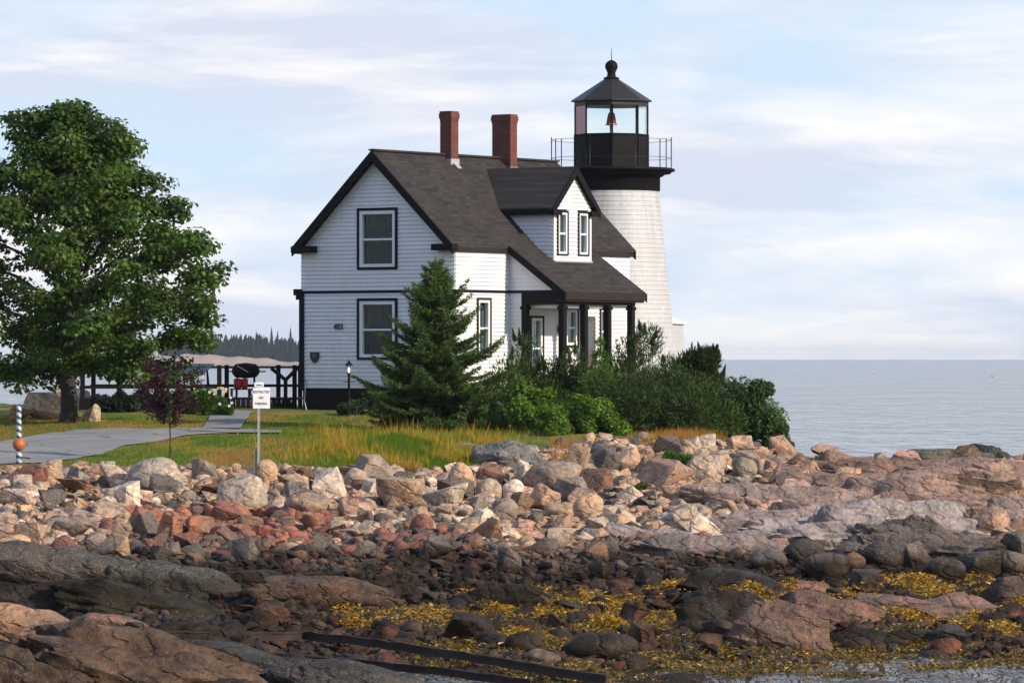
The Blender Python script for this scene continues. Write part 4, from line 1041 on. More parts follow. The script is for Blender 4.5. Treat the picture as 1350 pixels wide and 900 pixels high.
er = MB(); er.box(RV-RH-.05,U0-.05,4.94,VW+.66,-.05,5.14); er.build('eave_return', M['black'], HOUSE, bevel=.015)
er = MB(); er.box(-.66,U0-.05,4.94,RV+RH+.05,-.05,5.14); er.build('eave_return', M['black'], HOUSE, bevel=.015)
# porch
pr = MB(); n = 10
for i in range(n):
    va, vb = .05+2.2*i/n, .05+2.2*(i+1)/n; slab(pr, va, porch_z(va)+.0, vb, porch_z(vb)+.012, 2.72, 7.25, .12)
pr.build('porch_roof', M['roof'], HOUSE)
for u in (2.68, 7.24):
    fx = MB(); va, vb = -.15, 2.28
    vs = [(va,u,porch_z(va)-.0),(vb,u,porch_z(vb)-.0),(vb,u,porch_z(vb)-.26),(va,u,porch_z(va)-.24)]; vs += [(x,y+.05,z) for x,y,z in vs]
    fx.add(vs, [(0,1,2,3),(7,6,5,4),(0,4,5,1),(1,5,6,2),(2,6,7,3),(3,7,4,0)]); fx.build('rake_board', M['black'], HOUSE)
fx = MB(); fx.box(2.22,2.73,porch_z(2.25)-.24,2.28,7.24,porch_z(2.25)+.01); fx.box(1.9,2.76,porch_z(2.25)-.30,2.22,7.2,porch_z(2.25)-.24); fx.build('porch_fascia', M['brown_trim'], HOUSE)
bm_ = MB(); bm_.box(.49,2.86,3.30,2.10,2.98,3.655); bm_.box(1.92,2.99,3.30,2.10,6.88,3.42); bm_.box(.03,6.78,3.30,1.9,6.88,3.42); bm_.build('porch_beam', M['black'], HOUSE)
for (v, u) in ((.60,2.93),(2.0,2.93),(2.0,4.12),(2.0,5.44),(2.0,6.78)):
    p = MB(); p.box(v-.10,u-.09,.35,v+.10,u+.09,3.30); p.box(v-.13,u-.12,3.14,v+.13,u+.12,3.24); p.build('porch_post', M['black'], HOUSE, bevel=.01)
MB().box(.1,3.10,3.20,1.9,6.76,3.28).build('porch_ceiling', M['window_white'], HOUSE)
fl_ = MB(); fl_.box(.03,2.95,.40,2.15,7.0,.50); fl_.box(.1,3.0,-.4,2.05,6.9,.40); fl_.build('porch_floor', M['floor_grey'], HOUSE)
pl_ = MB(); pl_.box(.03,5.52,2.45,.14,5.66,2.62); pl_.box(.05,5.55,2.62,.12,5.63,2.72); pl_.build('porch_lamp', M['black'], HOUSE)
# dormer
DU0, DU1, DV = 4.25, 6.30, .76; DC = (DU0+DU1)/2; DE = 6.42; DPK = 7.68; DSL = 1.03
def dz(u): return DPK - DSL*abs(u-DC)
zb = porch_z(DV)-.02
dh = [window((DV,0,0), PD, PN, a, b, 4.86, 6.27, 'brown_trim', 'curtain_white', .06) for a, b in ((4.38,5.00),(5.55,6.17))]
clap('dormer_wall', (DV,0,0), PD, PN, zb, DE, lambda z: DU0, lambda z: DU1, dh)
clap('dormer_wall', (DV,0,0), PD, PN, DE, DPK-.2, lambda z: DU0+(z-DE)/1.02, lambda z: DU1-(z-DE)/1.02)
for (u, nn) in ((DU0,-1),(DU1,1)):
    # cheek: boards from the roof surface up to the eave
    def back(z): return RV+(RZ-z)/SL if z > 5.15 else max(.05, .1+(5.14-z)/.68)
    if nn < 0: clap('dormer_cheek', (0,u,0), (1,0,0), (0,-1,0), zb, DE-.02, lambda z: back(z)-.05, lambda z: DV)
    else: clap('dormer_cheek', (0,u,0), (-1,0,0), (0,1,0), zb, DE-.02, lambda z: -DV, lambda z: -(back(z)-.05))
dcb = MB(); dcb.box(DV-.02,DU0-.03,zb,DV+.03,DU0+.09,DE-.15); dcb.box(DV-.02,DU1-.09,zb,DV+.03,DU1+.03,DE-.15); dcb.build('corner_board', M['window_white'], HOUSE)
MB().box(DV-.03,DU0-.05,zb-.06,DV+.07,DU1+.05,zb+.03).build('dormer_flashing', M['flash'], HOUSE)
dr_ = MB(); n = 9
for sg in (1,-1):
    for i in range(n):
        a, b = 1.30*i/n, 1.30*(i+1)/n; ua, ub = DC+sg*a, DC+sg*b; za, zb2 = DPK-DSL*a, DPK-DSL*b+.003
        ba, bb = RV+(RZ-za)/SL-.12, RV+(RZ-zb2)/SL-.12; fv = DV+.17
        vs = [(ba,ua,za),(fv,ua,za),(fv,ub,zb2),(bb,ub,zb2)]; vs += [(x,y,z-.11) for x,y,z in vs]
        dr_.add(vs, [(0,1,2,3),(7,6,5,4),(0,4,5,1),(1,5,6,2),(2,6,7,3),(3,7,4,0)])
dr_.build('dormer_roof', M['roof'], HOUSE)
dk = MB()
for sg in (1,-1):
    uv = DC+sg*1.33
    vs = [(DV+.16,DC,DPK+.01),(DV+.16,uv,dz(uv)+.01),(DV+.16,uv,dz(uv)-.22),(DV+.16,DC,DPK-.26)]; vs += [(x+.05,y,z) for x,y,z in vs]
    dk.add(vs, [(0,3,2,1),(4,5,6,7),(0,1,5,4),(1,2,6,5),(2,3,7,6),(3,0,4,7)])
    dk.box(DV-.0, min(uv,uv-sg*.5), 6.12, DV+.20, max(uv,uv-sg*.5), 6.27)
dk.box(-1.2,DC-1.32,6.13,DV+.03,DC-1.25,6.30)
dk.box(-1.2,DC+1.25,6.13,DV+.03,DC+1.32,6.30)
dk.build('dormer_trim', M['black'], HOUSE)
# chimneys
for (u, du, dv, top, fm) in ((3.68,.40,.43,9.46,'flash'),(6.74,.38,.72,9.49,'flash_dark')):
    v = RV+.1; c = MB(); c.box(v-dv/2,u-du/2,7.2,v+dv/2,u+du/2,top-.30); ch = c.build('chimney', M['brick'], HOUSE)
    k = MB()
    for i, (e, a, b) in enumerate(((.012,top-.30,top-.22),(.03,top-.22,top-.07),(.012,top-.07,top))): k.box(v-dv/2-e,u-du/2-e,a,v+dv/2+e,u+du/2+e,b)
    k.build('chimney_cap', M['brick'], ch)
    f = MB(); z = roof_z(v+dv/2)
    f.box(v+dv/2-.15,u-du/2-.03,z-.05,v+dv/2+.02,u+du/2+.03,z+.16); f.bar((v+dv/2,u,z+.04),(v+dv/2+.2,u,z-.15),.22,.03); f.build('flashing', M[fm], ch)
# things fixed to the gable wall
num = bpy.data.curves.new('house_number', 'FONT'); num.body = '403'; num.size = .24; num.extrude = .012; num.align_x = 'CENTER'
def text_mesh(body, size, mat, parent, loc, rot, name, ext=.004, sx=1.):
    cu = bpy.data.curves.new(name, 'FONT'); cu.body = body; cu.size = size; cu.extrude = ext; cu.align_x = 'CENTER'; cu.align_y = 'CENTER'
    to = bpy.data.objects.new('tmp', cu); COL.objects.link(to); bpy.context.view_layer.update()
    me = bpy.data.meshes.new_from_object(to.evaluated_get(bpy.context.evaluated_depsgraph_get())); bpy.data.objects.remove(to); bpy.data.curves.remove(cu)
    o = obj(name, me, M[mat], parent, loc); o.rotation_euler = rot; o.scale = (sx,1,1); return o
bpy.data.curves.remove(num)
text_mesh('403', .25, 'letter', HOUSE, (VW+1.48,-.05,2.60), (R(90),0,0), 'house_number', .015)
sh = MB(); pts = [(-.17,.16),(-.06,.13),(0,.17),(.06,.13),(.17,.16),(.17,-.02),(.10,-.13),(0,-.19),(-.10,-.13),(-.17,-.02)]
cx, cz = VW+.55, 1.66
sh.add([(cx+x,-.03,cz+z) for x,z in pts]+[(cx+x,-.075,cz+z) for x,z in pts], [tuple(range(10,20)), tuple(reversed(range(10)))]+[(i,(i+1)%10,10+(i+1)%10,10+i) for i in range(10)])
sh.build('shield_plaque', M['letter'], HOUSE)
sr = MB(); sr.lathe([(.05,0),(.065,.006),(.05,.012)], n=16, cap=False); e_ = sr.build('plaque_emblem', M['grey_metal'], HOUSE, (cx,-.085,cz+.03)); e_.rotation_euler = (R(90),0,0)
hs = MB(); hs.tube([(VW+.16,-.05,1.0),(VW+.2,-.08,.6),(VW+.26,-.2,.3),(VW+.42,-.3,-.02),(VW+.46,-.4,-.12)], .018, 6); hs.build('hose', M['hose'], HOUSE)

# ------------------------------------------------------------------ the lighthouse
TX, TY = 3.32, 152.0; TG = Hs(TX, TY); TB = HC-.038
TOW = thing('lighthouse', 'white shingled lighthouse tower with black lantern room behind the house', 'lighthouse', (TX, TY, TG))
def tz(zr): return TB+zr-TG
prof = []; z = tz(-1.9); r0 = 2.345; row = .155
while z < tz(5.58):
    r = 2.0-.1017*(z+row-tz(1.44)); ra = 2.0-.1017*(z-tz(1.44))
    prof += [(ra+.018, z), (r+.002, min(z+row, tz(5.6)))]; z += row
t_ = MB(); t_.lathe(prof, n=64, cap=False); t_.sm = [True]*len(t_.f)
me = t_.mesh('tower_wall'); me.set_sharp_from_angle(angle=R(30)); obj('tower_wall', me, M['tower'], TOW)
MB().lathe([(1.60,tz(5.58)),(1.63,tz(5.62)),(1.63,tz(6.05)),(1.72,tz(6.08)),(1.78,tz(6.14)),(1.98,tz(6.17)),(2.02,tz(6.24))], n=48).build('cornice', M['black'], TOW)
MB().lathe([(2.04,tz(6.24)),(2.12,tz(6.25)),(2.12,tz(6.33)),(2.04,tz(6.35))], n=48).build('gallery_deck', M['black'], TOW)
ra = MB(); RR = 2.0
for a in (0,22,34,146,158,180,248,292,75,105):
    a = R(a); x, y = RR*math.cos(a), RR*math.sin(a); p = MB(); p.tube([(x,y,tz(6.33)),(x,y,tz(7.34))], .017, 8); p.lathe([(.0,tz(7.33)),(.03,tz(7.36)),(.0,tz(7.40))], (x,y), 8, cap=False)
    p.build('railing_post', M['iron'], TOW)
for zz in (6.69, 7.29):
    p = MB(); p.tube([(RR*math.cos(2*math.pi*k/48), RR*math.sin(2*math.pi*k/48), tz(zz)) for k in range(49)], .008, 6, False); p.build('railing_rail', M['iron'], TOW)
OA = -math.pi/2; LR = 1.23
MB().lathe([(LR,tz(6.34)),(LR,tz(7.42)),(LR+.03,tz(7.43)),(LR+.03,tz(7.48)),(LR-.05,tz(7.49))], n=8, a0=OA, smooth=False).build('lantern_base', M['black'], TOW)
for k in range(8):
    a = OA+k*math.pi/4; x, y = (LR-.02)*math.cos(a), (LR-.02)*math.sin(a)
    m = MB(); m.tube([(x,y,tz(7.48)),(x,y,tz(8.42))], .035, 6); m.build('mullion', M['black'], TOW)
    b = a+math.pi/4; x2, y2 = (LR-.02)*math.cos(b), (LR-.02)*math.sin(b); i, o_ = .985, 1.0
    g = MB(); vs = [(x*i,y*i,tz(7.48)),(x2*i,y2*i,tz(7.48)),(x2*i,y2*i,tz(8.42)),(x*i,y*i,tz(8.42)),(x,y,tz(7.48)),(x2,y2,tz(7.48)),(x2,y2,tz(8.42)),(x,y,tz(8.42))]
    g.add(vs, [(0,3,2,1),(4,5,6,7),(0,1,5,4),(1,2,6,5),(2,3,7,6),(3,0,4,7)])
    red = k == 6; pn = g.build('lantern_pane', M['red_glass' if red else 'lantern_glass'], TOW)
    if red: pn['label'] = 'red tinted lantern pane'
    # seam ribs down the panels of the base
    s_ = MB(); s_.tube([((LR+.005)*math.cos(a),(LR+.005)*math.sin(a),tz(6.35)),((LR+.005)*math.cos(a),(LR+.005)*math.sin(a),tz(7.42))], .025, 6); s_.build('panel_rib', M['black'], TOW)
MB().lathe([(LR-.06,tz(8.41)),(LR+.01,tz(8.42)),(LR+.01,tz(8.56)),(LR+.12,tz(8.57)),(LR+.12,tz(8.61)),(.20,tz(9.36)),(.16,tz(9.37))], n=8, a0=OA, smooth=False).build('lantern_roof', M['iron'], TOW)
MB().lathe([(.26,tz(9.34)),(.26,tz(9.38)),(.15,tz(9.42)),(.13,tz(9.56)),(.17,tz(9.58)),(.15,tz(9.60)),(.20,tz(9.68)),(.215,tz(9.76)),(.19,tz(9.86)),(.11,tz(9.94)),(.03,tz(9.97))], n=20).build('ventilator_ball', M['black'], TOW)
MB().tube([(0,0,tz(9.95)),(0,0,tz(10.38))], [.018,.006], 6).build('lightning_rod', M['black'], TOW)
bc = MB(); bc.lathe([(.13,tz(7.45)),(.05,tz(7.55)),(.05,tz(7.78)),(.2,tz(7.80)),(.2,tz(7.84)),(.06,tz(7.85))], n=16); be = bc.build('beacon', M['grey_metal'], TOW)
MB().lathe([(.17,tz(7.85)),(.15,tz(8.0)),(.11,tz(8.18)),(.05,tz(8.24))], n=16).build('beacon_lens', M['red'], be)
MB().lathe([(.05,tz(8.24)),(.07,tz(8.30)),(.02,tz(8.40))], n=12).build('beacon_top', M['grey_metal'], be)
# small shed behind the tower
AX = P(884, 455, 157.0); ag = Hs(AX.x, 157.0)
AN = thing('tower_shed', 'small white shingled lean-to behind the foot of the lighthouse', 'shed', (AX.x, 157.0, ag), R(-20))
ab = MB(); top = P(890, 417, 157).z - ag
ab.add([(-1.2,-.8,-.2),(.22,-.8,-.2),(.22,.8,-.2),(-1.2,.8,-.2),(-1.2,-.8,top+.2),(.22,-.8,top-.25),(.22,.8,top-.25),(-1.2,.8,top+.2)], [(0,3,2,1),(4,5,6,7),(0,1,5,4),(1,2,6,5),(2,3,7,6),(3,0,4,7)])
ab.build('wall', M['tower'], AN)
ar = MB(); ar.add([(-1.25,-.88,top+.24),(.32,-.88,top-.26),(.32,.88,top-.26),(-1.25,.88,top+.24),(-1.25,-.88,top+.30),(.32,-.88,top-.20),(.32,.88,top-.20),(-1.25,.88,top+.30)], [(0,3,2,1),(4,5,6,7),(0,1,5,4),(1,2,6,5),(2,3,7,6),(3,0,4,7)])
ar.build('roof', M['window_white'], AN)

# ------------------------------------------------------------------ deck and what stands on it
DY = 146.0; dfl = HC-(524-HZ)/F*DY; dx0, dx1 = (112-675)/F*DY, (397-675)/F*DY
DG_ = Hs((dx0+dx1)/2, DY); DECK = thing('deck', 'dark stained wooden deck with rails beside the house', 'deck', ((dx0+dx1)/2, DY, DG_))
hx = (dx1-dx0)/2; fz = dfl-DG_
b = MB()
for k in range(20): y = -1.9+k*.2; b.box(-hx,y,fz-.05,hx,y+.185,fz)
b.build('deck_floor', M['dark_wood'], DECK)
b = MB()
for k in range(int(2*hx/.16)): x = -hx+k*.16; b.box(x,-1.95,-.3,x+.15,-1.92,fz-.05)
b.build('deck_skirt', M['dark_wood'], DECK)
railz = HC-(483-HZ)/F*DY-DG_
for px in (116,150,200,248,294,363,392):
    for yy in ((1.9,) if px in (150,248) else (-1.85, 1.9)):
        if yy < 0 and 300 < px < 390: continue
        x = (px-675)/F*DY-(dx0+dx1)/2; MB().box(x-.07,yy-.07,-.2,x+.07,yy+.07,railz+.05).build('deck_post', M['dark_wood'], DECK)
b = MB()
b.box(-hx,1.82,railz-.06,hx,1.98,railz); b.build('deck_rail', M['dark_wood'], DECK)
b = MB(); b.box(-hx,1.86,fz+.33,hx,1.94,fz+.42); b.build('deck_rail', M['dark_wood'], DECK)
x_ = lambda px: (px-675)/F*DY-(dx0+dx1)/2
b = MB(); b.box(-hx,-1.9,fz+.30,x_(294),-1.8,fz+.40); b.build('deck_rail', M['dark_wood'], DECK)
# stair with sloping rails at the house end
b = MB(); b.bar((x_(362),-1.8,railz-.06),(x_(381),-2.2,railz-.42),.09,.09); b.bar((x_(381),-2.2,railz-.42),(x_(397),-1.9,railz-.02),.09,.09); b.box(x_(381)-.06,-2.26,-.2,x_(381)+.06,-2.14,railz-.42); b.build('stair_rail', M['dark_wood'], DECK)
b = MB()
for k in range(4): b.box(x_(355),-2.3+.0-.28*k,-.25,x_(392),-1.96-.28*k,fz-.14*(k+1))
b.build('stair', M['dark_wood'], DECK)
# walkway up to the deck
sheet('walkway', ([(284,543),(300,543),(316,543),(332,543)], [(266,566),(284,566),(300,566),(318,566)]), M['concrete'], .05)

def deck_at(px, y): return ((px-675)/F*(DY+y), DY+y, dfl)
GR = thing('grill', 'black covered barbecue grill with pale handle on the deck', 'grill', deck_at(324,-.6))
b = MB(); b.lathe([(.0,.62),(.30,.66),(.38,.78),(.38,.86)], n=18, cap=False); b.sm=[True]*len(b.f); o = b.build('fire_box', M['black'], GR); o.scale = (1.15,.8,1)
b = MB(); b.lathe([(.39,.86),(.37,.98),(.28,1.08),(.0,1.12)], n=18, cap=False); o = b.build('lid', M['black'], GR); o.scale = (1.15,.8,1)
b = MB(); b.bar((-.25,-.34,1.02),(.1,-.36,.82),.035,.035); b.build('handle', M['grey_metal'], GR)
for x in (-.3,.3):
    for y in (-.2,.2): MB().tube([(x*.9,y*.9,.66),(x,y,0)], .025, 8).build('leg', M['black'], GR)
for s in (-1,1): MB().box(s*.46-(.0 if s<0 else .0)-.17,-.2,.82,s*.46+.17,.2,.86).build('side_shelf', M['dark_wood'], GR)
b = MB(); b.lathe([(.15,-.03),(.17,0),(.15,.03),(.11,.03),(.11,-.03),(.15,-.03)], n=20, cap=False); w_ = b.build('wheel', M['grey_rail'], GR, (.3,-.3,.17)); w_.rotation_euler=(R(90),0,0)
TB_ = thing('low_table', 'low dark table carrying red pots on the deck', 'table', deck_at(317,-1.3)); b = MB(); b.box(-.32,-.16,.26,.32,.16,.30); b.build('tabletop', M['dark_wood'], TB_)
for sx in (-.28,.28):
    for sy in (-.12,.12): MB().box(sx-.03,sy-.03,0,sx+.03,sy+.03,.26).build('leg', M['dark_wood'], TB_)
for i, (px, lb) in enumerate(((313.5,'red pot on the low dark deck table, the wider one'),(322.5,'red pot on the low dark deck table beside the grill, the slimmer one'))):
    g = deck_at(px,-1.3); t = thing('red_pot', lb, 'pot', (g[0], g[1], g[2]+.30), 0, 'red pots on the deck'); rr = .125-.02*i
    MB().lathe([(rr*.75,0),(rr,.04),(rr*1.05,.24),(rr*.95,.27)], n=16).build('body', M['red'], t); MB().lathe([(rr*1.1,.27),(rr*1.1,.30),(.03,.33)], n=16).build('lid', M['red'], t)
def chair(px, y, lb, rz):
    t = thing('deck_chair', lb, 'chair', deck_at(px, y), rz, 'chairs on the deck')
    b = MB()
    for k in range(5): b.box(-.28,-.28+k*.11,.40,.28,-.19+k*.11,.43)
    b.build('seat', M['grey_wood'], t)
    b = MB()
    for k in range(5): x = -.27+k*.11; b.bar((x+.045,.26,.42),(x+.045,.52,1.05),.09,.025,(1,0,0))
    b.build('backrest', M['grey_wood'], t)
    for sx in (-.30,.30):
        MB().bar((sx,-.28,0),(sx,-.26,.62),.05,.05,(1,0,0)).build('leg', M['dark_wood'], t); MB().bar((sx,.3,0),(sx,.24,.62),.05,.05,(1,0,0)).build('leg', M['dark_wood'], t)
        MB().box(sx-.05,-.34,.62,sx+.05,.36,.65).build('armrest', M['grey_wood'], t)
chair(238,-.9,'grey slatted deck chair half hidden behind the young red-leaved tree',R(70))
chair(205,-.7,'grey slatted deck chair nearest the maple trunk',R(-40))
# dark framed swing bench with a grey awning
SW = thing('swing_bench', 'dark framed swing seat with tilted grey awning on the deck', 'bench', deck_at(245,.5))
b = MB()
for sx in (-.75,.75): b.bar((sx,-.5,0),(sx*.9,0,.98),.05,.05,(1,0,0)); b.bar((sx,.5,0),(sx*.9,0,.98),.05,.05,(1,0,0))
b.bar((-.75,0,.97),(.75,0,.97),.05,.05); b.build('frame', M['dark_wood'], SW)
b = MB(); b.add([(-.8,-.75,.70),(.55,-.75,.70),(.9,.3,1.06),(-.8,.3,1.06),(-.8,-.75,.73),(.55,-.75,.73),(.9,.3,1.09),(-.8,.3,1.09)], [(0,3,2,1),(4,5,6,7),(0,1,5,4),(1,2,6,5),(2,3,7,6),(3,0,4,7)]); b.build('awning', M['grey_wood'], SW)
b = MB(); b.box(-.6,-.2,.38,.6,.22,.43); b.build('seat', M['grey_wood'], SW)

# ------------------------------------------------------------------ lamp, signs, striped pole, rails
lp = at(460, 548); lp = Vector(((460-675)/F*136.5, 136.5, Hs((460-675)/F*136.5, 136.5)))
LP = thing('lamp_post', 'short black lamp post with lit glass lantern before the gable wall', 'lamp', lp); top = HC-(476-HZ)/F*136.5-lp.z
MB().lathe([(.07,-.1),(.07,.1),(.04,.14),(.035,top-.42),(.06,top-.40),(.06,top-.37)], n=12).build('post', M['black'], LP)
b = MB(); b.bar((-.2,0,top-.62),(.2,0,top-.62),.02,.02); b.build('cross_bar', M['black'], LP)
tl = NT('lamp_glow'); lg = tl.out(tl.n('ShaderNodeEmission', {0: (1,.62,.28,1), 1: 3.2}))
MB().lathe([(.02,top-.33),(.035,top-.28),(.03,top-.22),(.0,top-.18)], n=10).build('bulb', lg, LP)
MB().lathe([(.06,top-.36),(.10,top-.13)], n=6, smooth=False, cap=False).build('lamp_glass', M['lantern_glass'], LP)
MB().lathe([(.13,top-.13),(.06,top-.04),(.03,top-.02),(.02,top+.03),(.0,top+.05)], n=6, smooth=False).build('lamp_cap', M['black'], LP)
b = MB()
for k in range(6): a = k*math.pi/3; b.bar((.062*math.cos(a),.062*math.sin(a),top-.36),(.102*math.cos(a),.102*math.sin(a),top-.13),.008,.008)
b.build('lamp_cage', M['black'], LP)

sg = at(341, 628); s = sg.y/F
SG = thing('sign_post', 'galvanised post with a white square notice and a small plate above it', 'sign', sg, R(4)); zt = HC-(503-HZ)/F*sg.y-sg.z
MB().box(-.03,-.018,-.2,.03,.018,HC-(512-HZ)/F*sg.y-sg.z).build('post', M['grey_metal'], SG)
MB().box(-.10,.02,-.2,-.045,.06,.62).build('brace', M['grey_rail'], SG)
z1, z0 = HC-(511-HZ)/F*sg.y-sg.z, HC-(538.5-HZ)/F*sg.y-sg.z
b = MB(); b.box(-.14,-.036,z0,.265,-.02,z1); pn = b.build('sign_panel', M['sign_white'], SG, bevel=.008)
cx_ = .062
for (tx, f, sz) in (('RESTRICTED',.80,.085),('NO',.52,.085),('PARKING',.24,.085)): text_mesh(tx, sz, 'letter', pn, (cx_,-.040,z0+(z1-z0)*f), (R(90),0,0), 'lettering', .002, .82)
b = MB(); b.box(-.10,-.034,z1+.02,.12,-.02,z1+.13); b.build('upper_plate', M['sign_white'], SG)
b = MB(); b.box(-.06,-.039,z1+.05,.08,-.035,z1+.075); b.build('plate_mark', M['letter'], SG)

sp_ = at(25, 611); SPo = thing('striped_pole', 'pole with blue and white spiral stripes and an orange float beside the driveway', 'pole', sp_)
t = NT('spiral_stripes'); p = t.oc(); x = t.n('ShaderNodeSeparateXYZ', {0: p}); an = t.math('ARCTAN2', x.outputs[1], x.outputs[0])
f = t.math('FRACT', t.math('ADD', t.math('MULTIPLY', x.outputs[2], 6.2), t.math('DIVIDE', an, 6.2832)))
spi = t.out(t.principled(Base_Color=t.mix(t.rng(f, .52, .56), (.42,.46,.50), (.02,.028,.05)), Roughness=.5))
zt = HC-(533-HZ)/F*sp_.y-sp_.z
MB().lathe([(.075,-.3),(.075,.30),(.062,.32),(.06,zt-.03),(.03,zt)], n=20).build('pole', spi, SPo)
b = MB(); zc = HC-(585.5-HZ)/F*sp_.y-sp_.z; b.lathe([(.16*math.sin(math.pi*k/12), zc-.16*math.cos(math.pi*k/12)) for k in range(1,12)], n=24); b.build('float', M['orange'], SPo)
b = MB(); b.bar((.05,0,.16),(.28,-.02,.13),.02,.03); b.build('arm', M['iron'], SPo)

# old slipway rails
RL = thing('slipway_rails', 'two long rusty black rails of an old slipway crossing the lower shore', 'rails', at(420, 870))
O = RL.location
def rail(pts, h, w):
    b = MB(); L = []
    for px, py, lift in pts: q = at(px, py+6); L.append(Vector((q.x, q.y, max(q.z, 0)+lift))-O)
    e0, e1 = L[0].copy(), L[-1].copy()
    for q in L: t_ = (q.x-e0.x)/(e1.x-e0.x); q.z = .25*q.z + .75*(e0.z+(e1.z-e0.z)*t_)
    fine = []
    for i in range(len(L)-1):
        for k in range(6): fine.append(L[i].lerp(L[i+1], k/6))
    fine.append(L[-1]); rg = random.Random(len(pts)); fine = [p+Vector((0,0,rg.uniform(-.012,.012))) for p in fine]
    for i in range(len(fine)-1):
        b.bar(fine[i], fine[i+1]+(fine[i+1]-fine[i])*.02, w, h*.25); 
        b.bar(fine[i]-Vector((0,0,h*.5)), fine[i+1]-Vector((0,0,h*.5)), w*.35, h*.8); b.bar(fine[i]-Vector((0,0,h)), fine[i+1]-Vector((0,0,h)), w*1.3, h*.2)
    b.build('rail', M['rust'], RL); return fine
r1 = rail([(215,842,.20),(300,844,.22),(400,850,.24),(470,858,.26),(560,874,.26),(660,890,.24),(800,912,.22)], .11, .065)
r2 = rail([(240,862,.16),(330,870,.18),(440,880,.18),(560,896,.17),(700,918,.15)], .10, .06)
for px, py in ((300,850),(342,854),(470,868),(405,862),(560,886),(640,900)):
    q = at(px, py+4)-O; MB().box(q.x-.03,q.y-.03,-.4,q.x+.03,q.y+.03,q.z+.22).build('rail_prop', M['rust'], RL)

# boat moored at the far left
bt = P(-38, 548, 390); bt.z = 0
BO = thing('moored_boat', 'white boat with blue trim afloat beyond the maple at the photo edge', 'boat', bt)
b = MB(); ring = []
for i, t in enumerate(np.linspace(0, 1, 9)):
    w = 1.1*math.sin(math.pi*(.12+.45*t)) if t > .02 else .15; xx = -3.2+6.4*t; sh_ = 1.0-.25*t+.25*(1-t)**2
    ring.append([(xx,-w,sh_),(xx,-w*.85,.2),(xx,0,-.25),(xx,w*.85,.2),(xx,w,sh_)])
vs = [p for r in ring for p in r]; fs = [(i*5+j,i*5+j+1,(i+1)*5+j+1,(i+1)*5+j) for i in range(8) for j in range(4)]
fs += [(i*5,(i+1)*5,(i+1)*5+4,i*5+4) for i in range(8)] + [(40,41,42,43,44),(4,3,2,1,0)]
b.add(vs, fs); b.build('hull', M['boat_white'], BO)
b = MB(); b.box(-1.2,-.7,.8,.6,.7,1.7); b.build('cabin', M['boat_white'], BO, bevel=.05)
b = MB(); b.box(-1.4,-.8,1.7,1.6,.8,1.78); b.build('cabin_roof', M['boat_blue'], BO)
for sx in (1.5,): 
    for sy in (-.7,.7): MB().tube([(sx,sy,.8),(sx,sy,1.7)], .04, 6).build('roof_post', M['boat_blue'], BO)
b = MB(); b.box(2.4,-.75,.85,3.1,.75,1.1); b.build('stern_box', M['boat_blue'], BO)

